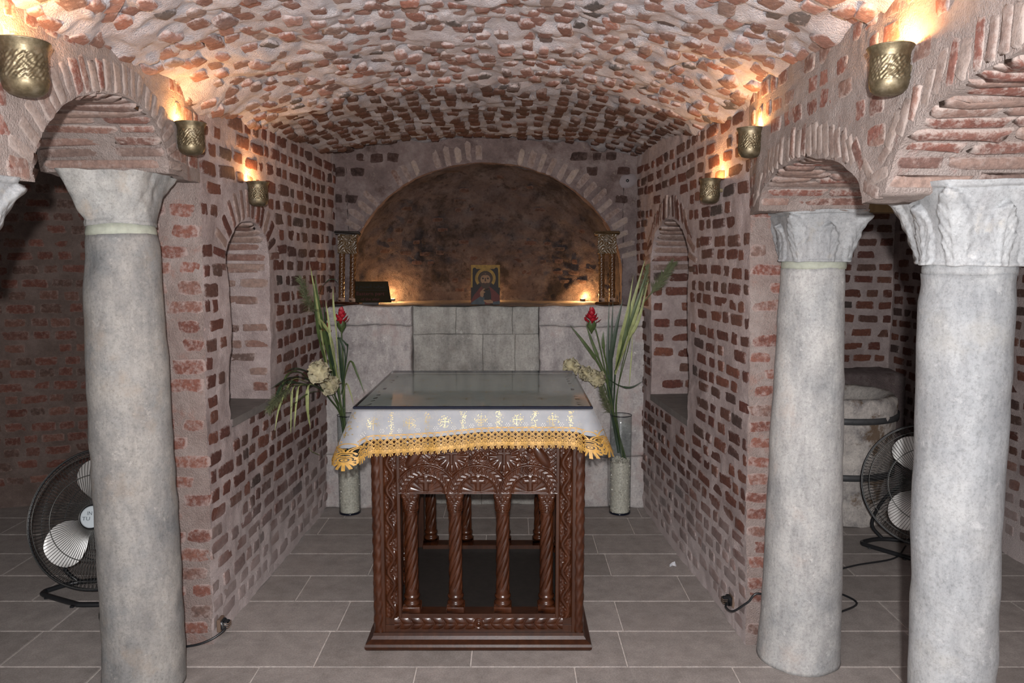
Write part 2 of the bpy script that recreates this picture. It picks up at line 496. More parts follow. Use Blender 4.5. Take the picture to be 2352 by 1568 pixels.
def brass_mat():
    m, nt, b = newmat('aged_brass')
    col = ramp(nt, noise(nt, 35, 6, 0.7), [(0.3, (0.075, 0.060, 0.036)), (0.5, (0.15, 0.122, 0.075)), (0.72, (0.26, 0.225, 0.16))])
    nt.links.new(col, b.inputs['Base Color'])
    b.inputs['Metallic'].default_value = 0.85
    r = ramp(nt, noise(nt, 60, 4), [(0.3, (0.42,) * 3), (0.7, (0.58,) * 3)])
    nt.links.new(r, b.inputs['Roughness'])
    bump(nt, b, noise(nt, 160, 4, 0.6), 0.12, 0.002)
    return m
M['brass'] = brass_mat()

def emit_mat(name, col, strength):
    m, nt, b = newmat(name)
    b.inputs['Emission Color'].default_value = (*col, 1)
    b.inputs['Emission Strength'].default_value = strength
    b.inputs['Base Color'].default_value = (*col, 1)
    return m
M['bulb'] = emit_mat('warm_bulb', (1.0, 0.62, 0.30), 25)

def glass_mat(name, tint, ior=1.5, rough=0.01, minr=0.0):
    m = bpy.data.materials.new(name)
    m.use_nodes = True
    nt = m.node_tree
    nt.nodes.clear()
    out = node(nt, 'ShaderNodeOutputMaterial')
    mx = node(nt, 'ShaderNodeMixShader')
    tr = node(nt, 'ShaderNodeBsdfTransparent')
    tr.inputs[0].default_value = (*tint, 1)
    gl = node(nt, 'ShaderNodeBsdfGlossy')
    gl.inputs['Roughness'].default_value = rough
    fr = node(nt, 'ShaderNodeFresnel')
    fr.inputs['IOR'].default_value = ior
    ge = node(nt, 'ShaderNodeNewGeometry')
    iv = node(nt, 'ShaderNodeMath', operation='SUBTRACT')
    iv.inputs[0].default_value = 1.0
    nt.links.new(ge.outputs['Backfacing'], iv.inputs[1])
    ml = node(nt, 'ShaderNodeMath', operation='MULTIPLY')
    nt.links.new(fr.outputs[0], ml.inputs[0])
    nt.links.new(iv.outputs[0], ml.inputs[1])
    nt.links.new(ml.outputs[0], mx.inputs[0])
    nt.links.new(tr.outputs[0], mx.inputs[1])
    nt.links.new(gl.outputs[0], mx.inputs[2])
    nt.links.new(mx.outputs[0], out.inputs[0])
    return m
M['glass_top'] = glass_mat('table_glass', (0.92, 0.95, 0.93), 1.45, 0.07)
M['glass_edge'] = simple('glass_edge', (0.004, 0.006, 0.016), 0.15, spec=0.35)
M['glass_vase'] = glass_mat('vase_glass', (0.93, 0.945, 0.945), 1.38, 0.01)
M['pebble'] = simple('white_pebbles', (0.52, 0.48, 0.41), 0.35, var=0.3, vscale=90)
M['black_plastic'] = simple('black_plastic', (0.012, 0.013, 0.015), 0.35)
M['black_tube'] = simple('black_tube', (0.016, 0.017, 0.019), 0.32, 0.1)
M['chrome_wire'] = simple('grey_wire', (0.10, 0.10, 0.095), 0.35, 0.6)
M['fan_blade'] = simple('fan_blade_aluminium', (0.66, 0.65, 0.63), 0.38, 0.55, var=0.1, vscale=12)
M['fan_badge'] = simple('fan_badge', (0.50, 0.55, 0.58), 0.4)
M['fan_text'] = simple('fan_text', (0.08, 0.10, 0.12), 0.5)
M['paper'] = simple('paper', (0.62, 0.64, 0.68), 0.8)
M['socket'] = simple('socket_plastic', (0.13, 0.085, 0.06), 0.6)
M['leaf_dark'] = simple('leaf_dark', (0.022, 0.042, 0.020), 0.45, var=0.3, vscale=20)
M['leaf_mid'] = simple('leaf_mid', (0.060, 0.090, 0.028), 0.5, var=0.35, vscale=18)
M['leaf_pale'] = simple('leaf_pale', (0.27, 0.30, 0.12), 0.55, var=0.35, vscale=18)
M['plume'] = simple('plume', (0.085, 0.095, 0.045), 0.8, var=0.3, vscale=60)
M['flower_red'] = simple('flower_red', (0.36, 0.010, 0.022), 0.5, var=0.3, vscale=50)
M['flower_cream'] = simple('flower_cream', (0.50, 0.455, 0.31), 0.75, var=0.25, vscale=40)
M['icon_gold'] = simple('icon_gold', (0.15, 0.088, 0.016), 0.5, 0.0, var=0.3, vscale=60, spec=.12)
M['icon_dark'] = simple('icon_dark', (0.009, 0.006, 0.005), 0.5, spec=.12)
M['icon_brown'] = simple('icon_brown', (0.028, 0.015, 0.008), 0.5, spec=.12)
M['icon_skin'] = simple('icon_skin', (0.150, 0.083, 0.043), 0.5, var=0.15, spec=.12)
M['icon_red'] = simple('icon_red', (0.058, 0.010, 0.007), 0.5, var=0.25, spec=.12)
M['icon_blue'] = simple('icon_blue', (0.030, 0.037, 0.043), 0.5, var=0.25, spec=.12)
M['icon_text'] = simple('icon_text', (0.10, 0.05, 0.02), 0.5, spec=.12)
M['sign_face'] = simple('sign_face', (0.016, 0.012, 0.006), 0.9, spec=.1)
M['sign_black'] = simple('sign_black', (0.004, 0.004, 0.004), 0.5, spec=.12)
M['sign_red'] = simple('sign_red', (0.043, 0.003, 0.003), 0.5, spec=.12)

# ================================================================== MASONRY
def brick_variant(jit, c, dome, seed):
    r = random.Random(seed)
    pts = [(-.5 + c, -.5), (0, -.5), (.5 - c, -.5), (.5, -.5 + c), (.5, .5 - c), (.5 - c, .5), (0, .5), (-.5 + c, .5), (-.5, .5 - c), (-.5, -.5 + c)]
    pts = [(x + r.uniform(-jit, jit), y + r.uniform(-jit, jit)) for x, y in pts]
    n = len(pts)
    V = [(x, y, -2.5) for x, y in pts]
    V += [(x, y, 0.15) for x, y in pts]
    V += [(x * r.uniform(.78, .9), y * r.uniform(.74, .88), 1.0 + r.uniform(-.25, .25)) for x, y in pts]
    V.append((r.uniform(-.08, .08), r.uniform(-.08, .08), 1.0 + dome * r.uniform(.2, 1)))
    F = []
    for k in range(2):
        for i in range(n):
            j = (i + 1) % n
            F.append((k * n + i, k * n + j, (k + 1) * n + j, (k + 1) * n + i))
    for i in range(n):
        F.append((2 * n + i, 2 * n + (i + 1) % n, 3 * n))
    return V, F

CORE = [0.0] * 20 + [.72] * 10 + [1.0]
VARIANTS = {
    'wall': [brick_variant(.05, .10, .3, 100 + i) for i in range(14)],
    'rough': [brick_variant(.09, .13, .3, 200 + i) for i in range(18)],
    'long': [brick_variant(.04, .05, .2, 300 + i) for i in range(10)],
}
_VM = {}
def variant_mesh(kind, i, mat):
    k = (kind, i, mat)
    if k not in _VM:
        V, F = VARIANTS[kind][i]
        me = mesh_from('brick', V, F)
        me.materials.append(M[mat])
        me.attributes.new('core', 'FLOAT', 'POINT').data.foreach_set('value', CORE)
        _VM[k] = me
    return _VM[k]

_c, _s = math.cos(PITCH), math.sin(PITCH)
def project(p):
    z = p[2] - CAM_H
    d = p[1] * _c - z * _s
    if d < 0.05:
        return None
    return 1176 + FPX * p[0] / d, 784 - FPX * (p[1] * _s + z * _c) / d, d

class Wall:
    def __init__(self, name, mat, amps, ref, label):
        self.name, self.mat, self.amps, self.ref = name, mat, amps, np.array(ref, float)
        self.mb = MB()
        self.label = label
        self.bricks = []
    def patch(self, fn, u, v):
        U, V = np.meshgrid(np.asarray(u, float), np.asarray(v, float), indexing='ij')
        P = disp(fn(U, V), self.amps)
        i, j = P.shape[0] // 2, P.shape[1] // 2
        i = max(0, min(i, P.shape[0] - 2)); j = max(0, min(j, P.shape[1] - 2))
        n = np.cross(P[i + 1, j] - P[i, j], P[i, j + 1] - P[i, j])
        self.mb.grid(P, flip=bool(np.dot(n, self.ref - P[i, j]) < 0))
    def brick(self, fn, u, v, lu, lv, proud, mat, kind='wall', rot=0.0, tilt=0.0, lift=0.0, margin=0.22):
        e = 2e-3
        A = fn(np.array([u, u + e, u]), np.array([v, v, v + e]))
        P0 = disp(A[:1], self.amps)[0]
        tu = A[1] - A[0]; tv = A[2] - A[0]
        tu = tu / np.linalg.norm(tu)
        n = np.cross(tu, tv); n = n / np.linalg.norm(n)
        if np.dot(n, self.ref - A[0]) < 0:
            n = -n
        tv = np.cross(n, tu)
        pr = project(P0)
        if pr is None or not (-2352 * margin < pr[0] < 2352 * (1 + margin) and -1568 * margin < pr[1] < 1568 * (1 + margin)):
            return
        score = lu * lv / pr[2] ** 2 * max(0.05, float(np.dot(n, np.array([0, 0, CAM_H]) - P0)) / pr[2])
        if not (-20 < pr[0] < 2372 and -20 < pr[1] < 1588):
            score *= 0.05
        c, s = math.cos(rot), math.sin(rot)
        t1 = tu * c + tv * s
        t2 = -tu * s + tv * c
        if tilt:
            k1 = random.uniform(-tilt, tilt); k2 = random.uniform(-tilt, tilt)
            n2 = n + t1 * k1 + t2 * k2
            n2 /= np.linalg.norm(n2)
            t1 = t1 - n2 * np.dot(t1, n2); t1 /= np.linalg.norm(t1)
            t2 = np.cross(n2, t1); n = n2
        P0 = P0 + n * lift
        Mx = Matrix(((t1[0] * lu, t2[0] * lv, n[0] * proud, P0[0]), (t1[1] * lu, t2[1] * lv, n[1] * proud, P0[1]),
                     (t1[2] * lu, t2[2] * lv, n[2] * proud, P0[2]), (0, 0, 0, 1)))
        self.bricks.append((score, Mx, kind, random.randrange(len(VARIANTS[kind])), mat))
    def finish(self):
        o = self.mb.build(self.name, M[self.mat])
        structure(o, self.label)
        self.bricks.sort(key=lambda b: -b[0])
        for sc, Mx, kind, vi, mat in self.bricks[:300]:
            b = link('brick', variant_mesh(kind, vi, mat), None, o)
            b.matrix_basis = Mx
        rest = self.bricks[300:]
        bymat = {}
        for b in rest:
            bymat.setdefault(b[4], []).append(b)
        for mat, lst in bymat.items():
            mb = MB(); rnd = []; core = []
            for sc, Mx, kind, vi, _ in lst:
                V, F = VARIANTS[kind][vi]
                mb.add([tuple(Mx @ Vector(p)) for p in V], F)
                rnd.extend([random.random()] * len(F)); core.extend(CORE)
            me = mb.mesh('brickwork')
            a = me.attributes.new('rnd', 'FLOAT', 'FACE')
            a.data.foreach_set('value', rnd)
            me.attributes.new('core', 'FLOAT', 'POINT').data.foreach_set('value', core)
            q = link('brickwork', me, M[mat], o)
            q['kind'] = 'stuff'
        return o

def courses(w, fn, u0, u1, v0, v1, mat, course=.072, lmin=.045, lmax=.12, gap=.016, hf=.66, proud=.0045, skip=None, drop=.05, kind='wall', sag=.006, tilt=.05, lift=-.0005):
    v = v0 + course * .5
    k = 0
    while v < v1 - course * .3:
        u = u0 - random.uniform(0, .08)
        ph = random.uniform(0, 6)
        while u < u1:
            l = random.choice((random.uniform(lmin, lmin * 1.4), random.uniform(lmin * 1.2, lmax), random.uniform(lmax * .75, lmax)))
            a, b = max(u, u0 + .004), min(u + l, u1 - .004)
            uc, vc = (a + b) / 2, v + sag * math.sin((a + b) * 1.7 + ph)
            if b - a > lmin * .6 and random.random() > drop and not (skip and skip(uc, vc, (b - a) / 2)):
                w.brick(fn, uc, vc, b - a, course * hf * random.uniform(.86, 1.08), proud * random.uniform(.6, 1.3), mat, kind, rot=random.gauss(0, .025), tilt=tilt, lift=lift)
            u += l + gap * random.uniform(.7, 1.4)
        v += course * random.uniform(.96, 1.04)
        k += 1

def lerp(a, b, t):
    return a + (b - a) * t

# ------------------------------------------------------------------ the shape of the room
Y_PIER, Y_BACK, TOP = 3.08, 5.06, 2.3
def XL(y, z):
    t = np.clip((y - Y_PIER) / (Y_BACK - Y_PIER), -.2, 1.1); h = z / TOP
    return lerp(lerp(-1.255, -1.205, t), lerp(-1.225, -1.135, t), h)
def XR(y, z):
    t = np.clip((y - Y_PIER) / (Y_BACK - Y_PIER), -.2, 1.1); h = z / TOP
    return lerp(lerp(.985, .842, t), lerp(.930, .80, t), h)
def ceilz(x, y):
    k = np.clip((y - 3.3) / 1.6, 0, 1); k = k * k * (3 - 2 * k)
    crown = lerp(2.44, 2.385, k); sg = lerp(.225, .125, k)
    t = np.abs((x + .155) / 1.06)
    return crown - sg * t ** 2.3
XFL, XFR = -1.20, .90
def faceL(y, z):
    k = np.clip((y - 2.78) / .3, 0, 1)
    return lerp(XFL, XL(np.full_like(y, Y_PIER), z), k)
def faceR(y, z):
    k = np.clip((y - 2.86) / .22, 0, 1)
    return lerp(XFR, XR(np.full_like(y, Y_PIER), z), k)

WALL_AMP = [(3.0, .008), (13, .0050), (42, .0026)]
VAULT_AMP = [(3.2, .018), (9, .020), (24, .013)]
INSIDE = (-.15, 2.2, 1.2)

# ------------------------------------------------------------------ ceiling (barrel vault)
ceil_w = Wall('ceiling', 'mortar_vault', VAULT_AMP, INSIDE, 'low brick barrel vault with thick pale mortar')
def S_ceil(x, y):
    return np.stack([x, y, ceilz(x, y)], -1)
far_w = Wall('ceiling_sanctuary', 'mortar_vault_dimmed', VAULT_AMP, INSIDE, 'more regular brick vault over the sanctuary end, coloured darker for light falloff')
def S_edge(x, t):
    # ragged seam between the two lengths of vault
    return 3.72 + .05 * np.sin(x * 8) + .03 * np.sin(x * 21 + 1)
def S_near(x, t):
    return S_ceil(x, lerp(1.55, S_edge(x, t), t))
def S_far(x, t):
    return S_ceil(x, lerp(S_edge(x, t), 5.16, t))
ceil_w.patch(S_near, np.arange(-1.34, 1.07, .013), np.linspace(0, 1, 168))
far_w.patch(S_far, np.arange(-1.34, 1.07, .013), np.linspace(0, 1, 112))
ceil_w.patch(S_ceil, np.arange(-1.34, 1.07, .06), np.arange(-2.2, 1.62, .06))
x = -1.2
col = 0
while x < .95:
    y = 1.75 + (col % 2) * .05
    while y < float(S_edge(x, 0)) + .02:
        ly, lx = random.uniform(.052, .088), random.uniform(.042, .064)
        if random.random() > .07:
            ceil_w.brick(S_ceil, x + random.gauss(0, .012), y + random.gauss(0, .012), lx, ly, .0065 * random.uniform(.5, 1.6), 'brick_vault', 'rough', rot=random.gauss(0, .25), tilt=.09, lift=random.uniform(-.002, .002))
        y += .097 * random.uniform(.9, 1.12)
    x += .073 * random.uniform(.95, 1.06)
    col += 1
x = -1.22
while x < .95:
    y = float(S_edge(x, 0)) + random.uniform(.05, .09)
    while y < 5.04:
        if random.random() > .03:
            far_w.brick(S_ceil, x + random.gauss(0, .003), y, random.uniform(.052, .066), random.uniform(.055, .078), .010 * random.uniform(.7, 1.3), 'brick_far', 'wall', rot=random.gauss(0, .05), tilt=.08)
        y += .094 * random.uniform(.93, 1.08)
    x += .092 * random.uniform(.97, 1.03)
ceil_w.finish()
far_w.finish()

# ------------------------------------------------------------------ arcades (spandrel walls carried by the columns)
def arcade(side):
    L = side == 'left'
    face = faceL if L else faceR
    thick = -.44 if L else .40
    if L:
        bays = [(-1.2, -.42, 1.79, 1.79, .25), (-.02, .75, 1.79, 1.79, .25), (.80, 1.54, 1.795, 1.795, .25), (1.955, 2.72, 1.795, 1.905, .245)]
        lead = 1.905
    else:
        bays = [(-1.2, -.3, 1.78, 1.78, .2), (-.12, .80, 1.78, 1.78, .2), (.98, 1.87, 1.78, 1.765, .20), (1.995, 2.83, 1.745, 1.785, .155)]
        lead = 1.785
    ys, zs = [-2.2], [bays[0][2]]
    for (a, b, za, zb, h) in bays:
        if a - ys[-1] > .02:
            for q in np.linspace(ys[-1], a, 8)[1:-1]:
                ys.append(q); zs.append(lerp(zs[-1], za, .3))
        n = 64 if b > 1.5 else 24
        for k in range(n + 1):
            t = (1 - math.cos(PI * k / n)) / 2
            ys.append(lerp(a, b, t)); zs.append(lerp(za, zb, t) + h * math.sqrt(max(0, 1 - (2 * t - 1) ** 2)) ** .95)
    for q in np.linspace(ys[-1], Y_PIER + .02, 20)[1:]:
        ys.append(q); zs.append(lead)
    ys, zs = np.array(ys), np.array(zs)
    seg = np.concatenate([[0], np.cumsum(np.hypot(np.diff(ys), np.diff(zs)))])
    w = Wall('wall_%s_arcade' % side, 'mortar_arcade', WALL_AMP, INSIDE, 'brick spandrel wall above the %s-hand columns' % side)
    idx = np.arange(len(ys))
    def F(i, t):
        y = np.interp(i, idx, ys); z0 = np.interp(i, idx, zs)
        top = ceilz(np.full_like(y, -1.2 if L else .92), y) + .05
        z = z0 + (top - z0) * t
        return np.stack([face(y, z), y, z], -1)
    w.patch(F, idx, np.linspace(0, 1, 44))
    def SO(s, d):
        y = np.interp(s, seg, ys); z = np.interp(s, seg, zs)
        return np.stack([face(y, z) + thick * d, y, z], -1)
    ref0 = w.ref
    w.ref = np.array([(-1.4 if L else 1.1), 2.2, 0.5])
    w.patch(SO, seg, np.linspace(0, 1, 30))
    w.ref = np.array([(-3.5 if L else 3.2), 2.2, 1.2])
    def B(i, t):
        P = F(i, t)
        P[..., 0] += thick
        return P
    w.patch(B, idx, np.linspace(0, 1, 12))
    w.ref = ref0
    # courses on the face
    def FC(y, z):
        return np.stack([face(y, z), y, z], -1)
    ring = .100
    def low(y):
        return float(np.interp(y, ys, zs))
    def skip(y, z, hl):
        m = max(low(y), low(y - .05), low(y + .05))
        return z < m + ring + .03
    courses(w, FC, 1.0, Y_PIER, 1.80, 2.25, 'brick_arcade', course=.075, lmin=.04, lmax=.10, gap=.03, hf=.68, skip=skip, drop=.18, proud=.004, tilt=.06)
    # imposts between the bays
    def skip2(y, z, hl):
        inbay = any(a - .05 < y < b + .05 for a, b, *_ in bays)
        return inbay or z < low(y) + .02
    courses(w, FC, 1.0, Y_PIER, 1.72, 2.05, 'brick_arcade', course=.075, lmin=.05, lmax=.10, gap=.03, skip=skip2, drop=.15)
    # ring of voussoirs and the brick courses of the soffit
    for bi, (a, b, za, zb, h) in enumerate(bays):
        if b < 1.0:
            continue
        s0, s1 = np.interp([a, b], ys, seg)
        s = s0 + .02
        while s < s1:
            e = 1e-3
            y, z = np.interp(s, seg, ys), np.interp(s, seg, zs)
            ty, tz = np.interp(s + e, seg, ys) - y, np.interp(s + e, seg, zs) - z
            l = math.hypot(ty, tz); ty, tz = ty / l, tz / l
            ny, nz = -tz, ty
            R = ring * random.uniform(.8, 1.05)
            cy, cz = y + ny * (R / 2 + .006), z + nz * (R / 2 + .006)
            if cz + R * .4 * abs(nz) < float(ceilz(-1.2 if L else .92, cy)):
                w.brick(FC, cy, cz, .030 * random.uniform(.8, 1.2), R, .0055 * random.uniform(.5, 1.4), 'brick_ring' if random.random() < .78 else 'brick_arcade', 'long', rot=math.atan2(tz, ty) + random.gauss(0, .04), tilt=.05)
            # soffit
            w.ref = np.array([(-1.4 if L else 1.1), (a + b) / 2, 1.4])
            cuts = [0.02, random.uniform(.30, .62), 1.0]
            if random.random() < .3:
                cuts = [0.02, .98]
            for q in range(len(cuts) - 1):
                d0, d1 = cuts[q], cuts[q + 1] - .03
                w.brick(SO, s, (d0 + d1) / 2, .030 * random.uniform(.85, 1.1), (d1 - d0) * abs(thick), .009 * random.uniform(.5, 1.5), 'brick_soffit' if random.random() < .7 else 'brick_arcade', 'long', rot=random.gauss(0, .01), tilt=.06)
            w.ref = ref0
            s += .043 * random.uniform(.92, 1.1)
    return w.finish()
arcade('left')
arcade('right')

# ------------------------------------------------------------------ sanctuary side walls with their niches
def side_wall(side):
    L = side == 'left'
    XW = XL if L else XR
    sg = -1 if L else 1
    if L:
        n0, n1, sill, spring, apex = 3.33, 3.83, .905, 1.60, 1.79
    else:
        n0, n1, sill, spring, apex = 3.90, 4.66, .785, 1.58, 1.835
    w = Wall('wall_%s' % side, 'mortar_wall', WALL_AMP, INSIDE, 'brick side wall on the %s of the altar, with an arched niche' % side)
    def F(y, z):
        return np.stack([XW(y, z), y, z], -1)
    def top(y):
        return ceilz(np.full_like(y, -1.2 if L else .9), y) + .05
    def Ft(y, t):
        return F(y, t * top(y))
    st = .013
    nz = np.linspace(0, 1, 170)
    w.patch(Ft, np.arange(Y_PIER, n0 + st / 2, (n0 - Y_PIER) / round((n0 - Y_PIER) / st)), nz)
    w.patch(Ft, np.linspace(n1, Y_BACK + .06, int((Y_BACK + .06 - n1) / st) + 2), nz)
    yy = n0 + (n1 - n0) * (1 - np.cos(np.linspace(0, PI, 46))) / 2
    def arc(y):
        t = (y - n0) / (n1 - n0)
        return spring + (apex - spring) * np.sqrt(np.clip(1 - (2 * t - 1) ** 2, 0, 1))
    w.patch(lambda y, t: F(y, t * sill), yy, np.linspace(0, 1, 70))
    w.patch(lambda y, t: F(y, lerp(arc(y), top(y), t)), yy, np.linspace(0, 1, 40))
    D = .34
    # niche: outline runs up one jamb, over the arch and down the other
    oy = np.concatenate([np.full(50, n0), yy[1:-1], np.full(50, n1)])
    oz = np.concatenate([np.linspace(sill - .01, spring, 50), arc(yy[1:-1]), np.linspace(spring, sill - .01, 50)])
    idx = np.arange(len(oy))
    def J(i, d):
        y = np.interp(i, idx, oy); z = np.interp(i, idx, oz)
        return np.stack([XW(y, z) + sg * D * d, y, z], -1)
    r0 = w.ref
    w.ref = np.array([(-1.4 if L else 1.05), (n0 + n1) / 2, 1.35])
    w.patch(J, idx, np.linspace(0, 1, 26))
    w.patch(lambda y, t: np.stack([XW(y, np.full_like(y, sill)) + sg * D, y, lerp(sill - .02, arc(y) + .01, t)], -1), yy, np.linspace(0, 1, 40))
    # far jamb bricks, facing the camera
    def FJ(d, z):
        return np.stack([XW(np.full_like(z, n1), z) + sg * D * d, np.full_like(z, n1), z], -1)
    def FJm(d, z):
        return FJ(d / D, z)
    cs = .075 if L else .094
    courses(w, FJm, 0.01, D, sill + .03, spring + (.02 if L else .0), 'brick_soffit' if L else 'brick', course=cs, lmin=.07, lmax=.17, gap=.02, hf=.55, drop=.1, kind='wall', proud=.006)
    # soffit bricks of the small arch
    seg = np.concatenate([[0], np.cumsum(np.hypot(np.diff(oy), np.diff(oz)))])
    def JS(s, d):
        y = np.interp(s, seg, oy); z = np.interp(s, seg, oz)
        return np.stack([XW(y, z) + sg * D * d, y, z], -1)
    sA, sB = seg[49], seg[len(oy) - 50]
    s = sA + .02
    while s < sB + .05:
        w.brick(JS, s, .5, .034, D * .92, .009 * random.uniform(.6, 1.3), 'brick_soffit', 'long', tilt=.05)
        s += .05
    w.ref = r0
    # ring of voussoirs
    s = sA - .02
    while s < sB + .02:
        y, z = np.interp(s, seg, oy), np.interp(s, seg, oz)
        e = 1e-3
        ty, tz = np.interp(s + e, seg, oy) - np.interp(s - e, seg, oy), np.interp(s + e, seg, oz) - np.interp(s - e, seg, oz)
        l = math.hypot(ty, tz); ty, tz = ty / l, tz / l
        ny, nzz = -tz, ty
        R = .13 * random.uniform(.85, 1.05)
        w.brick(F, y + ny * (R / 2 + .006), z + nzz * (R / 2 + .006), .034 * random.uniform(.8, 1.2), R, .005, 'brick_soffit' if random.random() < .6 else 'brick', 'long', rot=math.atan2(tz, ty) + random.gauss(0, .05), tilt=.04)
        s += .05
    yc = (n0 + n1) / 2
    def skip(y, z, hl):
        if n0 - hl - .004 < y < n1 + hl + .004 and sill - .03 < z < spring:
            return True
        ra = (n1 - n0) / 2 + .145
        if z >= spring - .01 and ((y - yc) / ra) ** 2 + ((z - spring) / (apex - spring + .15)) ** 2 < 1:
            return True
        if z > float(ceilz(-1.2 if L else .9, y)) - .015:
            return True
        return False
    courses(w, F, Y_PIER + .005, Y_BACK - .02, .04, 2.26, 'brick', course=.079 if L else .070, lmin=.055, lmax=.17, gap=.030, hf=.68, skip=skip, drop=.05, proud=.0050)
    # the end of the wall (pier) that faces the camera
    X0 = -1.255 if L else .985
    wd = .42 if L else .355
    def PF(d, z):
        x = XW(np.full_like(z, Y_PIER), z)
        return np.stack([x + sg * d, np.full_like(z, Y_PIER), z], -1)
    w.ref = np.array([X0 + sg * .2, 0, 1.2])
    w.mb, keep = MB(), w.mb
    w.patch(PF, np.linspace(0, wd, 34), np.linspace(0, 2.3, 180))
    pier_mb = w.mb
    w.mb = keep
    # aisle side of the same wall
    w.ref = np.array([X0 + sg * 3, 4, 1.2])
    w.patch(lambda y, z: np.stack([XW(np.full_like(y, Y_PIER), z) + sg * wd, y, z], -1), np.linspace(Y_PIER, 5.6, 60), np.linspace(0, 2.3, 50))
    w.ref = r0
    o = w.finish()
    # slate sill of the niche
    mb = MB()
    nn = 16
    ysl = np.linspace(n0 - .0, n1 + .0, nn)
    P = []
    for d, dz in ((-.006, -.035), (-.006, .0), (D, .006)):
        P.append([(float(XW(y, sill)) + sg * d, y, sill + dz + .004) for y in ysl])
    P.append([(float(XW(y, sill)) + sg * D, y, sill - .035) for y in ysl])
    mb.grid(np.array(P), closeu=True)
    so = mb.build('niche_sill', M['sill'], o, smooth=False)
    pw = Wall('wall_%s_pier' % side, 'mortar_pier', WALL_AMP, (X0 + sg * .2, 0, 1.2), 'plastered brick pier end behind the %s column' % side)
    pw.mb = pier_mb
    courses(pw, PF, 0.0, wd, .03, 1.88, 'brick_pier', course=.079 if L else .0715, lmin=.09, lmax=.20, gap=.03, hf=.66, drop=.16, proud=.0045, kind='rough')
    pw.finish()
side_wall('left')
side_wall('right')

# ------------------------------------------------------------------ back wall, apse and stone bench
AX, AA, AB, AC, ZL = -.175, .893, .758, 1.481, 1.32
def archz(x):
    t = np.clip((x - AX) / AA, -1, 1)
    return AC + AB * np.sqrt(1 - t * t)
bw = Wall('wall_back', 'plaster_back', WALL_AMP, INSIDE, 'plastered east wall with a wide arch over the apse')
YB = 5.05
xs = np.concatenate([np.linspace(-1.28, AX - AA, 24), AX - AA * np.cos(np.linspace(0, PI, 110))[1:-1], np.linspace(AX + AA, .93, 20)])
def BF(x, t):
    inside = np.abs(x - AX) < AA - 1e-6
    z0 = np.where(inside, archz(x), ZL - .06)
    return np.stack([x, np.full_like(x, YB), lerp(z0, ceilz(x, np.full_like(x, YB)) + .05, t)], -1)
bw.patch(BF, xs, np.linspace(0, 1, 60))
oa = np.linspace(0, PI, 120)
ox = np.concatenate([np.full(14, AX - AA), AX - AA * np.cos(oa)[1:-1], np.full(14, AX + AA)])
oz = np.concatenate([np.linspace(ZL - .04, AC, 14), AC + AB * np.sin(oa)[1:-1], np.linspace(AC, ZL - .04, 14)])
idx = np.arange(len(ox))
bw.ref = np.array([AX, 5.1, 1.4])
bw.patch(lambda i, d: np.stack([np.interp(i, idx, ox), YB + .10 * d, np.interp(i, idx, oz)], -1), idx, np.linspace(0, 1, 8))
bw.ref = np.array(INSIDE)
def BP(x, z):
    return np.stack([x, np.full_like(x, YB), z], -1)
seg = np.concatenate([[0], np.cumsum(np.hypot(np.diff(ox), np.diff(oz)))])
s = seg[14] + .12
while s < seg[-15] - .08:
    e = 2e-3
    x_, z_ = np.interp(s, seg, ox), np.interp(s, seg, oz)
    tx, tz = np.interp(s + e, seg, ox) - np.interp(s - e, seg, ox), np.interp(s + e, seg, oz) - np.interp(s - e, seg, oz)
    l = math.hypot(tx, tz); tx, tz = tx / l, tz / l
    R = .12 * random.uniform(.8, 1.05)
    if random.random() > .25:
        bw.brick(BP, x_ - tz * (R / 2 + .008), z_ + tx * (R / 2 + .008), .042 * random.uniform(.8, 1.1), R, .006 * random.uniform(.6, 1.4), 'brick_pale', 'rough', rot=math.atan2(tz, tx), tilt=.06)
    s += .066
def bskip(x, z, hl):
    if ((x - AX) / (AA + .16)) ** 2 + ((z - AC) / (AB + .15)) ** 2 < 1 and z > AC:
        return True
    return abs(x - AX) < AA + .1 and z <= AC or z > float(ceilz(x, YB)) - .03 or x < -1.15 or x > .81
courses(bw, BP, -1.15, .82, 1.36, 2.36, 'brick_soot', course=.085, lmin=.06, lmax=.13, gap=.03, skip=bskip, drop=.45, proud=.005, kind='rough')
bwo = bw.finish()

ap = Wall('wall_apse', 'plaster_apse', [(3.0, .02), (11, .012), (34, .008)], (AX, 3.5, 1.7), 'sooty concave apse wall behind the icon')
AD = .50
def AP(i, r):
    x = np.interp(i, idx, ox); z = np.interp(i, idx, oz)
    px = AX + (x - AX) * r; pz = (ZL - .02) + (z - (ZL - .02)) * r
    py = YB + .07 + AD * np.sqrt(np.clip(1 - r ** 2.6, 0, 1))
    return np.stack([px, py, pz], -1)
ap.patch(AP, np.linspace(0, len(ox) - 1, 150), 1.02 * np.sin(np.linspace(0, PI / 2, 80)))
def APxz(x, z):
    a = (x - AX) / (AA * 1.0); b = (z - ZL) / (AC + AB - ZL)
    r = np.clip(np.sqrt(a * a + b * b), 0, .995)
    return np.stack([x, YB + .07 + AD * np.sqrt(1 - r ** 2.6), z], -1)
def askip(x, z, hl):
    a = (x - AX) / AA; b = (z - ZL) / (AC + AB - ZL)
    return a * a + b * b > .86
courses(ap, APxz, -1.0, .68, 1.36, 2.2, 'brick_soot', course=.07, lmin=.035, lmax=.085, gap=.04, hf=.42, skip=askip, drop=.62, proud=.0015, kind='rough', tilt=.02)
apo = ap.finish()

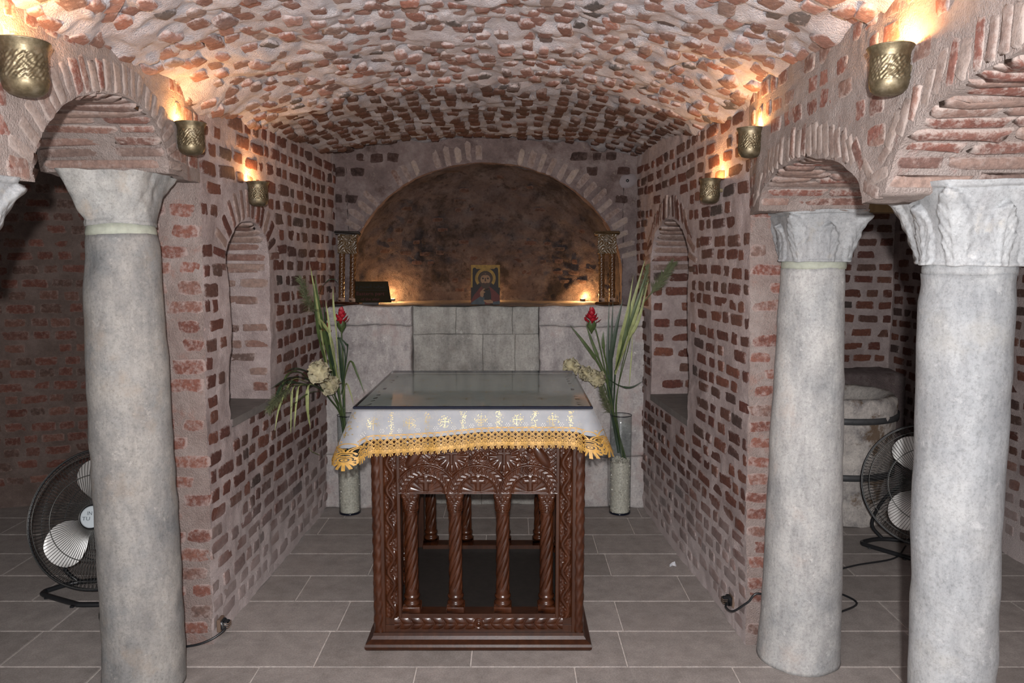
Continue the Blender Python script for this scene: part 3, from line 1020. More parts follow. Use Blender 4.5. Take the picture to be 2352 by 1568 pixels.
# the bench of stone blocks under the apse
def stone_block(parent, x0, x1, z0, z1, y0, y1, mat, rough=.006, b=.012, seed=0):
    nx, nz = max(3, int((x1 - x0) / .03)), max(3, int((z1 - z0) / .03))
    mb = MB()
    sx = np.concatenate([[0, b * .35, b], np.linspace(b, (x1 - x0) - b, nx)[1:-1], [(x1 - x0) - b, (x1 - x0) - b * .35, (x1 - x0)]])
    sz = np.concatenate([[0, b * .35, b], np.linspace(b, (z1 - z0) - b, nz)[1:-1], [(z1 - z0) - b, (z1 - z0) - b * .35, (z1 - z0)]])
    U, V = np.meshgrid(sx, sz, indexing='ij')
    du = np.minimum(U, (x1 - x0) - U); dv = np.minimum(V, (z1 - z0) - V)
    dd = np.clip(np.minimum(du, dv) / b, 0, 1)
    Y = y0 + b * (1 - np.sqrt(np.clip(1 - (1 - dd) ** 2, 0, 1)))
    P = np.stack([x0 + U, Y, z0 + V], -1)
    P = disp(P, [(6, rough), (25, rough * .6)])
    mb.grid(P)
    # rim going back
    ring = [P[i, 0] for i in range(P.shape[0])] + [P[-1, j] for j in range(1, P.shape[1])] + [P[i, -1] for i in range(P.shape[0] - 2, -1, -1)] + [P[0, j] for j in range(P.shape[1] - 2, 0, -1)]
    ring = np.array(ring)
    back = ring.copy(); back[:, 1] = y1
    mb.grid(np.stack([ring, back], 0), closev=True)
    n = len(mb.v)
    mb.add([(x0, y1, z0), (x1, y1, z0), (x1, y1, z1), (x0, y1, z1)], [(0, 3, 2, 1)])
    return mb.build('stone_block', M[mat], parent)
g = .006
YS = 4.865
for x0, x1, zc in ((-1.225, -.642, (0.0, .36, 1.195, 1.318)), (.178, .90, (0.0, .34, 1.19, 1.318))):
    for a, b_ in zip(zc[:-1], zc[1:]):
        if b_ < .5:
            xm = lerp(x0, x1, .45 if b_ > .5 else .62)
            stone_block(bwo, x0, xm - .001, a + .001, b_ - .001, YS, 5.2, 'bench')
            stone_block(bwo, xm + .001, x1, a + .001, b_ - .001, YS + .004, 5.2, 'bench')
        else:
            stone_block(bwo, x0, x1, a + .0008, b_ - .0008, YS, 5.2, 'bench', b=.016, rough=.009)
YM = YS + .075
for a, b_, cuts in ((0, .36, (-.64, -.2, .175)), (.36, .76, (-.64, -.32, .175)), (.76, 1.13, (-.64, -.185, .02, .175)), (1.13, 1.312, (-.64, -.36, .0, .175))):
    for p, q in zip(cuts[:-1], cuts[1:]):
        stone_block(bwo, p + .0005, q - .0005, a + .0005, b_ - .0005, YM + random.uniform(0, .008), 5.2, 'bench_dull', rough=.005, b=.006)
mb = MB()
lx = np.linspace(-1.3, 1.0, 90)
LP = disp(np.stack(np.meshgrid(lx, np.linspace(4.880, 5.75, 40), [1.318], indexing='ij'), -1)[:, :, 0], [(6, .006), (20, .004)])
mb.grid(LP)
led = mb.build('bench_top', M['ledge'], bwo)
# backing under the ledge
mb = MB(); mb.box(-1.3, 1.0, 5.15, 5.75, 0, 1.30); mb.build('bench_core', M['ledge'], bwo, smooth=False)

# a small dark knob let into a smooth patch of plaster
k = thing('wall_stud', 'small round black stud in pale plaster patch, upper right of arch', 'stud', (.745, YB - .004, 2.118))
mb = MB(); mb.lathe([(.0005, 0), (.03, -.0015), (.05, -.006), (.06, -.02)], 20, fn=lambda th, k, r, z: r * (1 + .18 * math.sin(th * 2 + 1) + .04 * math.sin(th * 3)), cap=False)
mb.build('plaster_patch', simple('pale_patch', (.155, .135, .142), .9, var=.1, bumpy=(50, .3, .004)), k, rot=(PI / 2, 0, 0), loc=(0, -.008, 0))
mb = MB(); mb.lathe([(.0095, 0), (.010, .006), (.008, .012), (.004, .014)], 14); mb.build('rim', M['black_plastic'], k, rot=(PI / 2, 0, 0), loc=(0, -.007, 0))

# ------------------------------------------------------------------ aisles
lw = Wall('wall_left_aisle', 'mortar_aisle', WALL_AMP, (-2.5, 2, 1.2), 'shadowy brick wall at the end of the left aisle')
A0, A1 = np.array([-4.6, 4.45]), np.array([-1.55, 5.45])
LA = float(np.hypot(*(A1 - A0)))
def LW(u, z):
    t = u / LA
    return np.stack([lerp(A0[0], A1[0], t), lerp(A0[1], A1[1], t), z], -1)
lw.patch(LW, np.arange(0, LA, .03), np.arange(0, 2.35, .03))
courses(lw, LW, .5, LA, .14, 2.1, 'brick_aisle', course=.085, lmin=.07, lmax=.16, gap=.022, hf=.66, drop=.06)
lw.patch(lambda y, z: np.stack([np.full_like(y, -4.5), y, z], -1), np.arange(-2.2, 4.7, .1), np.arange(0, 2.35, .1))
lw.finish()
rw = Wall('wall_right_aisle', 'mortar_wall', WALL_AMP, (2.0, 3, 1.2), 'brick end wall of the right aisle behind the stone basin')
def RB(x, z):
    return np.stack([x, np.full_like(x, 5.5), z], -1)
rw.patch(RB, np.arange(1.2, 2.80, .03), np.arange(0, 2.35, .03))
courses(rw, RB, 1.3, 2.72, .86, 2.1, 'brick', course=.093, lmin=.07, lmax=.15, gap=.028, hf=.58, drop=.05)
rw.finish()
rw = Wall('wall_right_outer', 'mortar_wall', WALL_AMP, (2.0, 3, 1.2), 'brick outer wall of the right aisle')
def RO(y, z):
    return np.stack([np.full_like(y, 2.72), y, z], -1)
rw.patch(RO, np.arange(-2.2, 5.55, .035), np.arange(0, 2.35, .035))
courses(rw, RO, 2.9, 5.48, .10, 2.1, 'brick', course=.085, lmin=.06, lmax=.15, gap=.028, hf=.60, drop=.05)
rw.finish()
# low plaster ledge along the end wall of the right aisle
mb = MB()
prof = [(5.24, 0), (5.24, .80), (5.27, .825), (5.5, .84)]
P = np.array([[(x_, y_, z_) for y_, z_ in prof] for x_ in np.linspace(1.2, 2.75, 50)])
mb.grid(disp(P, [(5, .012), (20, .006)]))
structure(mb.build('wall_right_ledge', M['plaster_back']), 'low rough plaster ledge behind the stone basin')
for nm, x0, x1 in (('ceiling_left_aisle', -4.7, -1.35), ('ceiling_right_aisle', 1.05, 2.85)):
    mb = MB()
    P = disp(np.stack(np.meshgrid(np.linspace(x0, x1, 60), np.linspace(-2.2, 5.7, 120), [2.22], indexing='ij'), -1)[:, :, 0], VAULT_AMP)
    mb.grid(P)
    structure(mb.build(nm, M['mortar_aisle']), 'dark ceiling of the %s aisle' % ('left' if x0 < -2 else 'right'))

# ------------------------------------------------------------------ floor
mb = MB()
mb.grid(np.array([[(x_, y_, -.004) for y_ in (-2.5, 6.0)] for x_ in (-5, 3.2)]), flip=False)
floor = structure(mb.build('floor', M['grout'], smooth=False), 'grey stone paving with pale joints')
TM = {}
def tile(x0, x1, y0, y1):
    L_ = round(x1 - x0, 3)
    D_ = round(y1 - y0, 3)
    key = (L_, D_)
    if key not in TM:
        m = MB()
        m.box(-L_ / 2, L_ / 2, -D_ / 2, D_ / 2, -.015, .0, .0022)
        TM[key] = m.mesh('tile', False)
        TM[key].materials.append(M['tile'])
    o = link('tile', TM[key], None, floor, ((x0 + x1) / 2, (y0 + y1) / 2, random.uniform(-.0006, .0006)))
J = .0032
rows = [3.194 + .2965 * k for k in range(-4, 8)]
joints = {2.898: .46, 3.194: .485, 3.49: .22, 3.787: -.74, 4.08: -.15, 4.38: .10}
for k, y0 in enumerate(rows):
    y1 = y0 + .2965
    ph = None
    for yy_, xx in joints.items():
        if abs(yy_ - y0) < .03:
            ph = xx
    if ph is None:
        ph = random.uniform(0, .62)
    W_ = .625
    x0 = ph - W_ * math.ceil((ph + 4.4) / W_)
    while x0 < 2.75:
        tile(x0 + J, x0 + W_ - J, y0 + J, y1 - J)
        x0 += W_

# ================================================================== COLUMNS
def shaft_mesh(prof, lean=(0, 0), nz=110, n=64, amps=((4, .006), (16, .003)), dents=()):
    zs = np.linspace(prof[0][1], prof[-1][1], nz)
    rs = np.interp(zs, [p[1] for p in prof], [p[0] for p in prof])
    th = np.linspace(0, 2 * PI, n, endpoint=False)
    R = np.repeat(rs[:, None], n, 1)
    for (a0, z0, wa, wz, d) in dents:
        da = np.angle(np.exp(1j * (th - a0)))[None, :]
        R = R - d * np.exp(-(da / wa) ** 2 - ((zs[:, None] - z0) / wz) ** 2)
    t = (zs - zs[0]) / (zs[-1] - zs[0])
    P = np.stack([R * np.cos(th) + lean[0] * t[:, None], R * np.sin(th) + lean[1] * t[:, None], np.repeat(zs[:, None], n, 1)], -1)
    P = disp(P + 7.3, amps) - 7.3
    mb = MB()
    mb.grid(P.transpose(1, 0, 2), closeu=True)
    b = 0
    mb.f.append(tuple(i * nz for i in range(n))[::-1])
    mb.f.append(tuple(i * nz + nz - 1 for i in range(n)))
    return mb

def smooth_(x, a, b):
    t = np.clip((x - a) / (b - a), 0, 1)
    return t * t * (3 - 2 * t)
def capital_mesh(rb, rt, z0, z1, carve, n=160, nz=70, rough=.003):
    th = np.linspace(0, 2 * PI, n, endpoint=False)
    h = np.linspace(0, 1, nz)
    TH, H = np.meshgrid(th, h, indexing='ij')
    ex = 2 + 7 * H ** 1.5
    ct, st = np.abs(np.cos(TH)), np.abs(np.sin(TH))
    sq = (ct ** ex + st ** ex) ** (-1 / ex)
    bell = rb + (rt - rb) * (.12 * H + .88 * H ** 2.2)
    R = bell * sq
    rel = np.zeros_like(R)
    if not carve:
        rel += .006 * (1 - smooth_(H, .04, .12))
        rel -= .020 * np.clip(vnoise(np.stack([np.cos(TH) * 3, np.sin(TH) * 3, H * 2.2], -1), 4), 0, 1) * smooth_(H, .4, .8)
    if carve:
        # acanthus leaves round the bell: a ring of eight plus tall ones at the corners
        for off, wd, top, amp in ((0, .34, .74, .013), (PI / 4, .30, .93, .017)):
            for k in range(4):
                a = np.angle(np.exp(1j * (TH - off - k * PI / 2))) / wd
                hh = H / top
                width = np.clip(1.0 - .55 * np.abs(hh - .45) - .9 * np.clip(hh - .75, 0, 1) * 2, 0, 1) * (hh < 1.02)
                ser = .12 * np.abs(((hh * 5.0) % 1.0) - .5) * 2
                lim = np.clip(width - ser, 0, 1)
                ins = np.clip((lim - np.abs(a)) * 7, 0, 1)
                rib = np.exp(-(a / .10) ** 2) * .45
                vein = .28 * np.cos((np.abs(a) * 3.2 + hh * 3.0) * 2 * PI * .8) ** 2
                curl = 1.0 * np.exp(-((hh - .92) / .12) ** 2)
                rel = np.maximum(rel, amp * ins * (.75 - vein + rib + curl * .8))
        # abacus band and a groove above the leaves
        rel = np.where(H > .93, .006, rel)
        rel -= .004 * np.exp(-((H - .915) / .012) ** 2)
        rel += .006 * np.exp(-((H - .02) / .03) ** 2)
    P = np.stack([(R + rel) * np.cos(TH), (R + rel) * np.sin(TH), z0 + (z1 - z0) * H], -1)
    P = disp(P + 3.1, [(7, rough), (26, rough * .7)]) - 3.1
    mb = MB()
    mb.grid(P, closeu=True)
    mb.f.append(tuple(i * nz for i in range(n))[::-1])
    mb.f.append(tuple(i * nz + nz - 1 for i in range(n)))
    return mb

def column(label, loc, prof, lean, capz, rb, rt, carve, mats, dents=(), capoff=(0, 0), rough=.003, necked=True, rotz=0):
    t = thing('stone_column', label, 'column', loc, group='columns carrying the brick arcades')
    shaft_mesh(prof, lean, dents=dents).build('shaft', M[mats[0]], t)
    if necked:
        zt = prof[-1][1]
        mb = MB()
        mb.lathe([(prof[-1][0] * .985, zt - .004), (prof[-1][0] * 1.0, zt + .006), (rb * .985, capz[0] + .004)], 48, lean[0], lean[1])
        mb.build('neck', M[mats[2]], t)
    capital_mesh(rb, rt, capz[0], capz[1], carve, rough=rough).build('capital', M[mats[1]], t, loc=(lean[0] + capoff[0], lean[1] + capoff[1], 0), rot=(0, 0, rotz))
    return t
column('weathered grey column with a worn plain capital, left of the altar', (-1.400, 2.780, 0),
       [(.147, 0), (.145, .2), (.141, .7), (.136, 1.15), (.131, 1.42), (.129, 1.58), (.125, 1.66), (.117, 1.695)], (.0, 0), (1.728, 1.908), .112, .156, False,
       ('column_left', 'capital_old', 'neck_left'), dents=[(-.5, 1.55, .6, .05, .012), (-2.2, 1.60, .5, .06, .014), (-.9, 1.36, .35, .10, .008)], rough=.008)
column('pale marble column with carved leaf capital, in front of right brick pier', (1.166, 2.985, 0),
       [(.161, 0), (.155, .06), (.149, .3), (.141, .7), (.132, 1.0), (.124, 1.3), (.119, 1.575)], (0, 0), (1.600, 1.79), .120, .150, True,
       ('column_right', 'marble', 'neck_left'))
column('thick blue-grey column with large carved capital at right edge', (1.180, 1.955, 0),
       [(.101, 0), (.102, .4), (.105, 1.0), (.109, 1.4), (.112, 1.50), (.105, 1.545), (.107, 1.57)], (-.022, 0), (1.590, 1.79), .108, .158, True,
       ('column_big', 'marble', 'column_big'), dents=[(-.2, 1.50, .35, .03, .008)])
column('column at left edge of view, only its carved capital showing', (-1.400, 1.745, 0),
       [(.115, 0), (.115, .8), (.120, 1.565)], (0, 0), (1.575, 1.80), .128, .172, True, ('column_big', 'marble', 'column_big'), capoff=(.035, 0))

# ================================================================== SCONCES
def cup_mesh():
    prof = [(.002, 0), (.020, .001), (.034, .006), (.0435, .016), (.0475, .030), (.0480, .045), (.0470, .060), (.0465, .080), (.0470, .100), (.0490, .113), (.0535, .122), (.0560, .127), (.0570, .1285),
            (.0565, .130), (.0545, .1285), (.0505, .122), (.0465, .110), (.0445, .080), (.0455, .040), (.030, .010), (.002, .006)]
    P = []
    for i in range(len(prof) - 1):
        n = 9 if i in (4, 5, 6, 7, 8) else 1
        for k in range(n):
            P.append((lerp(prof[i][0], prof[i + 1][0], k / n), lerp(prof[i][1], prof[i + 1][1], k / n), i))
    P.append((*prof[-1], 19))
    def fn(th, k, r, z):
        i = P[k][2]
        if 3 < i < 9 and .034 < z < .102:
            u = th * 7; v = z / .0072
            q = math.sin(u * 2.2 + 1.6 * math.sin(v * 1.3)) * math.sin(v * 2.1 + 1.3 * math.sin(u * .9)) + .6 * math.sin(u * 4.1 - v * 3.3)
            return r + .0013 * max(-.8, min(1, q * 1.6)) * min(1, (z - .034) / .006, (.102 - z) / .006)
        return r
    mb = MB()
    mb.lathe([(p[0], p[1]) for p in P], 128, fn=fn, cap=False)
    return mb.mesh('cup')
CUP = cup_mesh(); CUP.materials.append(M['brass'])
_bm = MB(); _bm.lathe([(.002, .0), (.012, .004), (.015, .016), (.011, .030), (.003, .036)], 16)
BULB = _bm.mesh('bulb'); BULB.materials.append(M['bulb'])
_bm = MB(); _bm.box(-.012, .012, 0, .04, -.01, .01, .002)
BRK = _bm.mesh('bracket', False); BRK.materials.append(M['brass'])
def sconce(label, x, y, zrim, out, sc=1.0, power=1.0):
    """out: +1 when the wall is on the left (light leaves the wall towards +x)"""
    t = thing('wall_sconce', label, 'sconce', (x, y, zrim - .13 * sc * .93), group='brass cup sconces on the walls')
    t.scale = (sc, sc, sc * .93)
    link('cup', CUP, None, t, rot=(0, 0, random.uniform(0, 6)))
    link('bulb', BULB, None, t, loc=(0, 0, .070))
    link('bracket', BRK, None, t, loc=(-out * .040, 0, .07), rot=(0, 0, out * PI / 2))
    l = bpy.data.lights.new('sconce_light', 'POINT')
    l.energy = SCONCE_W * power
    l.color = LAMP_COL
    l.shadow_soft_size = .014
    lo = bpy.data.objects.new('sconce_light', l)
    C.objects.link(lo)
    lo.parent = t
    lo.location = (0, 0, .126)
sconce('large brass cup lamp on left wall, nearest the camera', -1.150, 1.868, 2.113, 1, 1.04, 1.5)
sconce('brass cup lamp above the worn capital of left column', -1.155, 2.825, 2.095, 1, .95)
sconce('farthest brass cup lamp on left brick wall, above niche', -1.165, 3.575, 1.962, 1, .92, .9)
sconce('large brass cup lamp on right wall, nearest the camera', .858, 1.800, 2.083, -1, .89, 1.4)
sconce('brass cup lamp beside the arch over right marble column', .868, 2.860, 2.082, -1, .88)
sconce('farthest brass cup lamp on right brick wall', .866, 3.410, 1.958, -1, .88, .9)

# ================================================================== ALTAR TABLE
TX, TY = -.139, 3.492
HW = .430
table = thing('altar_table', 'carved dark wood altar table with twisted columns in the middle', 'table', (TX, TY, 0))
def smooth(x, a, b):
    t = np.clip((x - a) / (b - a), 0, 1)
    return t * t * (3 - 2 * t)
def relief_mesh(name, w, h, nx, nz, fn, depth=.02):
    xs = np.linspace(-w / 2, w / 2, nx); zs = np.linspace(0, h, nz)
    X, Z = np.meshgrid(xs, zs, indexing='ij')
    Hh = fn(X, Z)
    P = np.stack([X, -Hh, Z], -1)
    mb = MB()
    mb.grid(P)
    ring = [P[i, 0] for i in range(nx)] + [P[-1, j] for j in range(1, nz)] + [P[i, -1] for i in range(nx - 2, -1, -1)] + [P[0, j] for j in range(nz - 2, 0, -1)]
    ring = np.array(ring); back = ring.copy(); back[:, 1] = depth
    mb.grid(np.stack([ring, back], 0), closev=True)
    mb.add([(-w / 2, depth, 0), (w / 2, depth, 0), (w / 2, depth, h), (-w / 2, depth, h)], [(0, 3, 2, 1)])
    return mb.mesh(name)
def ridge(d, w):
    return np.clip(1 - (d / w) ** 2, 0, 1) ** .5
OPW = .640
BAYC = (-.197, .0, .195)
def header(X, Z):
    H = np.full_like(X, .003)
    # leafy ground
    H += .0035 * np.abs(np.sin(X * 170 + 2.5 * np.sin(Z * 120))) * np.abs(np.sin(Z * 190 + 2 * np.sin(X * 90)))
    for xc in (-.213, .0, .213):
        r = np.hypot(X - xc, (Z - .004) * 1.08)
        ang = np.arctan2(Z - .004, X - xc)
        inner = r < .082
        fan = .002 + .0035 * np.abs(np.sin(ang * 9)) * np.clip(r / .07, 0, 1)
        H = np.where(inner, fan, H)
        band = (r > .082) & (r < .122)
        chev = .006 + .0035 * np.abs(np.sin(ang * 15 + np.abs(r - .102) * 120))
        H = np.where(band, chev, H)
        H = np.maximum(H, .0115 * ridge(np.abs(r - .0795), .0055))
        H = np.maximum(H, .0125 * ridge(np.abs(r - .1235), .0055))
        H = np.maximum(H, .010 * ridge(np.hypot(r - .0725, (np.abs(((ang * 11) % 1) - .5)) * .012), .004) * inner)
        # boss at the crown of the arch
        rb = np.hypot(X - xc, Z - .100)
        H = np.maximum(H, np.where(rb < .019, .007, 0)); H = np.maximum(H, .013 * ridge(np.abs(rb - .0165), .003)); H = np.maximum(H, .015 * ridge(rb, .010))
        # cross
        cr = ((np.abs(X - xc) < .0105) & (np.abs(Z - .044) < .034)) | ((np.abs(Z - .052) < .0095) & (np.abs(X - xc) < .030))
        H = np.where(cr & (r < .08), .0125, H)
        c2 = ((np.abs(X - xc) < .006) & (np.abs(Z - .044) < .029)) | ((np.abs(Z - .052) < .0055) & (np.abs(X - xc) < .025))
        H = np.where(c2, .0145, H)
    # two crosses in wreaths over the spandrels
    for xc in (-.1065, .1065):
        r = np.hypot(X - xc, Z - .155)
        ang = np.arctan2(Z - .155, X - xc)
        H = np.where(r < .062, .004 + .007 * np.abs(np.sin(ang * 7)) * smooth(r, .02, .055), H)
        cr = ((np.abs(X - xc) < .006) & (np.abs(Z - .158) < .036)) | ((np.abs(Z - .168) < .006) & (np.abs(X - xc) < .026))
        H = np.where(cr, .0135, H)
    # birds at the ends and bunches of berries
    for sx in (-1, 1):
        ex = sx * X
        body = np.hypot((ex - .262 + (Z - .15) * .55) / 1.0, (Z - .155) / 1.9)
        H = np.maximum(H, .016 * ridge(body, .026))
        H = np.maximum(H, .014 * ridge(np.hypot(ex - .212, Z - .182), .014))
        for k, (bx, bz) in enumerate(((.185, .150), (.172, .144), (.194, .140), (.180, .136), (.166, .152), (.158, .140))):
            H = np.maximum(H, .012 * ridge(np.hypot(ex - bx, Z - bz), .0075))
    for bx, bz in ((-.03, .150), (-.016, .158), (.0, .150), (.016, .160), (.03, .149), (-.008, .166), (.01, .170)):
        H = np.maximum(H, .012 * ridge(np.hypot(X - bx, Z - bz), .0075))
    H = np.maximum(H, .0105 * ((Z < .004)))
    H = np.maximum(H, .012 * (Z > .232))
    return H
def vine(X, Z):
    w = .026
    L_ = .115
    ph = Z / L_ * 2 * PI
    xc = .0125 * np.sin(ph)
    d = np.abs(X - xc)
    edge = smooth(w - np.abs(X), 0, .005)
    H = .002 + .012 * ridge(d, .0100)
    for off, sx in ((.25, -1), (.75, 1)):
        zc = (np.floor(Z / L_ - off + .5) + off) * L_
        u = (X + sx * .009) ; v = Z - zc
        r = np.hypot(u / .017, v / .038)
        a = np.arctan2(v, u)
        H = np.maximum(H, (.013 * ridge(r, 1.0) * (.72 + .28 * np.cos(a * 5))))
        r2 = np.hypot(u - sx * .004, v - .030)
        H = np.maximum(H, .012 * ridge(r2, .0065))
    H = np.maximum(H, .0045 * np.abs(np.sin(Z * 150 + X * 160)) * np.abs(np.sin(Z * 62 - X * 240)))
    return H * edge + .001
def leafrail(X, Z):
    h = .055
    zc = (Z - h / 2)
    k = (X * 22 + np.abs(zc) * 16 * np.sign(-X)) % 1.0
    H = .010 * np.sqrt(np.clip(1 - (zc / (h / 2)) ** 2, 0, 1)) * (.55 + .45 * np.abs(np.sin(k * PI)))
    H -= .003 * np.exp(-((k - .02) / .06) ** 2)
    H *= 1 - .25 * np.exp(-(zc / .004) ** 2)
    r = np.hypot(X, zc)
    H = np.where(r < .021, .007, H)
    H = np.maximum(H, .013 * ridge(np.abs(r - .019), .003)); H = np.maximum(H, .015 * ridge(r, .013))
    return H + .002
HDR = relief_mesh('header_panel', OPW + .01, .238, 270, 104, header)
VINE = relief_mesh('carved_stile', .054, .745, 26, 330, vine, .012)
RAIL = relief_mesh('carved_rail', .700, .055, 280, 24, leafrail, .014)
def twist_mesh():
    nz, n = 110, 60
    zs = np.linspace(.0, .365, nz); th = np.linspace(0, 2 * PI, n, endpoint=False)
    Z, T = np.meshgrid(zs, th, indexing='ij')
    env = smooth(zs, .012, .035)[:, None] * (1 - smooth(zs, .33, .352))[:, None]
    w = np.abs(np.sin(3.0 * (T - 0) - Z * 52)) ** .7
    R = (.0290 - .0012 * (Z / .365)) * (1 - .22 * env * (1 - w))
    P = np.stack([R * np.cos(T), R * np.sin(T), Z], -1)
    mb = MB(); mb.grid(P.transpose(1, 0, 2), closeu=True)
    return mb.mesh('twisted_spindle')
TWIST = twist_mesh()
mb = MB()
mb.lathe([(.030, .0), (.0345, .004), (.036, .010), (.034, .016), (.030, .019), (.029, .026), (.031, .031), (.034, .037), (.034, .043), (.029, .048), (.028, .052)], 40)
mb.box(-.037, .037, -.037, .037, -.024, .002, .002)
SPB = mb.mesh('spindle_base')
def tcap_mesh():
    n, nz = 96, 36
    th = np.linspace(0, 2 * PI, n, endpoint=False); h = np.linspace(0, 1, nz)
    TH, H = np.meshgrid(th, h, indexing='ij')
    ex = 2 + 9 * np.clip(H * 1.4, 0, 1) ** 1.5
    sq = (np.abs(np.cos(TH)) ** ex + np.abs(np.sin(TH)) ** ex) ** (-1 / ex)
    R = (.0285 + .0065 * smooth(H, .1, .9)) * sq
    a = np.angle(np.exp(1j * (TH * 4))) / 4          # angle from the centre of each face
    ux = np.tan(np.clip(a, -.78, .78)) * .033
    uz = H * .085
    r = np.hypot(ux, uz - .006)
    rel = .0045 * np.abs(np.sin(r * 300)) * (r < .036)
    for sx in (-1, 1):
        rv = np.hypot(ux - sx * .019, uz - .064)
        rel = np.maximum(rel, .005 * np.abs(np.cos(rv * 380)) * (rv < .016))
    rel = np.maximum(rel, .004 * ridge(np.abs(np.abs(ux) - (uz - .04) * .5), .005) * (uz > .036))
    P = np.stack([(R + rel) * np.cos(TH), (R + rel) * np.sin(TH), uz], -1)
    mb = MB(); mb.grid(P, closeu=True)
    mb.f.append(tuple(i * nz for i in range(n))[::-1]); mb.f.append(tuple(i * nz + nz - 1 for i in range(n)))
    mb.lathe([(.028, -.010), (.031, -.008), (.0315, -.003), (.0285, .0)], 32)
    return mb.mesh('spindle_capital')
TCAP = tcap_mesh()
def post_mesh():
    nz, n = 260, 28
    zs = np.linspace(.062, .985, nz); th = np.linspace(0, 2 * PI, n, endpoint=False)
    Z, T = np.meshgrid(zs, th, indexing='ij')
    R = .0215 + .0018 * np.abs(np.sin(1.5 * T + Z * 48)) + .0012 * np.sin(4 * T - Z * 110)
    P = np.stack([R * np.cos(T), R * np.sin(T), Z], -1)
    mb = MB(); mb.grid(P.transpose(1, 0, 2), closeu=True)
    return mb.mesh('corner_post')
POST = post_mesh()
for me in (HDR, VINE, RAIL, TWIST, SPB, TCAP, POST):
    me.materials.append(M['wood'])
# plinth with rounded edge
mb = MB()
prof = [(.462, 0), (.468, .008), (.470, .018), (.466, .028), (.456, .034), (.446, .040), (.438, .052), (.436, .064)]
P = []
for r, z in prof:
    P.append([(sx * r, sy * (r + .004), z) for sx, sy in ((-1, -1), (1, -1), (1, 1), (-1, 1))])
P = np.array(P); mb.grid(P, closev=True); n_ = len(mb.v)
mb.add([tuple(p) for p in P[-1]], [(0, 1, 2, 3)]); mb.add([tuple(p) for p in P[0]], [(3, 2, 1, 0)])
mb.build('plinth', M['wood_plain'], table, smooth=False)
mb = MB(); mb.box(-HW + .05, HW - .05, -HW + .05, HW - .05, .064, .118); mb.build('floor_board', M['wood_dark'], table, smooth=False)
mb = MB(); mb.box(-.462, .462, -.487, .487, .985, 1.013, .004); mb.build('table_top', M['wood_plain'], table, smooth=False)
def plain_frame():
    mb = MB()
    yb = -.426
    for sx in (-1, 1):
        # plain strips each side of the carved vine, and the backing of the stile
        x0, x1 = sorted((sx * .412, sx * .320)); mb.box(x0, x1, yb + .006, yb + .045, .062, .985, .0015)
        x0, x1 = sorted((sx * .405, sx * .387)); mb.box(x0, x1, yb - .006, yb + .01, .062, .985, .002)
        x0, x1 = sorted((sx * .333, sx * .319)); mb.box(x0, x1, yb - .008, yb + .01, .125, .985, .002)
    mb.box(-.412, .412, yb - .004, yb + .04, .062, .092, .002)
    mb.box(-.325, .325, yb - .004, yb + .07, .110, .140, .003)
    mb.box(-.325, .325, yb + .004, yb + .05, .655, .985, .002)
    mb.box(-.412, .412, yb + .004, yb + .04, .09, .115, .001)
    return mb.mesh('side_frame', False)
FRAME = plain_frame(); FRAME.materials.append(M['wood_plain'])
SPX = (-.282, -.098, .100, .283)
for side in range(4):
    a = side * PI / 2
    Rm = Matrix.Rotation(a, 4, 'Z')
    def put(name, me, loc, parent=table):
        o = link(name, me, None, parent)
        o.matrix_basis = Rm @ Matrix.Translation(loc)
        return o
    fr_ = put('side_frame', FRAME, (0, 0, 0))
    put('header_panel', HDR, (0, -.424, .655))
    for sx in (-1, 1):
        put('carved_stile', VINE, (sx * .360, -.424, .125))
    put('carved_rail', RAIL, (0, -.424, .072))
    for q, x_ in enumerate(SPX):
        sp = put('twisted_spindle', TWIST, (x_, -.385, .212))
        link('spindle_base', SPB, None, sp, loc=(0, 0, -.048))
        link('spindle_capital', TCAP, None, sp, loc=(0, 0, .365))
    put('corner_post', POST, (-.4155, -.4155, 0))

# ================================================================== CLOTH, LACE, GLASS
CX, CY, CZ = -.154, 3.478, 1.0185
HX, HY, RC = .470, .494, .030
def perim(n):
    pts = []
    segs = []
    L1, L2, La = 2 * (HX - RC), 2 * (HY - RC), RC * PI / 2
    tot = 2 * (L1 + L2) + 4 * La
    return L1, L2, La, tot
PL1, PL2, PLA, PT = perim(0)
def edge(s):
    """s in metres along the rim, starting at the front left corner; returns (x, y, nx, ny, corner weight, side)"""
    s = s % PT
    sides = [(PL1, 0), (PLA, 1), (PL2, 2), (PLA, 3), (PL1, 4), (PLA, 5), (PL2, 6), (PLA, 7)]
    for L_, k in sides:
        if s <= L_:
            break
        s -= L_
    if k == 0: return -HX + RC + s, -HY, 0, -1
    if k == 2: return HX, -HY + RC + s, 1, 0
    if k == 4: return HX - RC - s, HY, 0, 1
    if k == 6: return -HX, HY - RC - s, -1, 0
    cx, cy, a0 = {1: (HX - RC, -HY + RC, -PI / 2), 3: (HX - RC, HY - RC, 0), 5: (-HX + RC, HY - RC, PI / 2), 7: (-HX + RC, -HY + RC, PI)}[k]
    a = a0 + s / RC
    return cx + RC * math.cos(a), cy + RC * math.sin(a), math.cos(a), math.sin(a)
CORN = [PL1 + PLA / 2, PL1 + PLA * 1.5 + PL2, 2 * PL1 + PLA * 2.5 + PL2, 2 * PL1 + 2 * PL2 + 3.5 * PLA]
def cw(s):
    w = 0
    for c in CORN:
        d = abs((s - c + PT / 2) % PT - PT / 2)
        w = max(w, math.exp(-(d / .040) ** 2))
    return w
def white_drop(s):
    x, y, nx, ny = edge(s)
    return .081 - .020 * (x / HX) * (1 if ny < 0 else .3) + .006 * math.sin(s * 9)
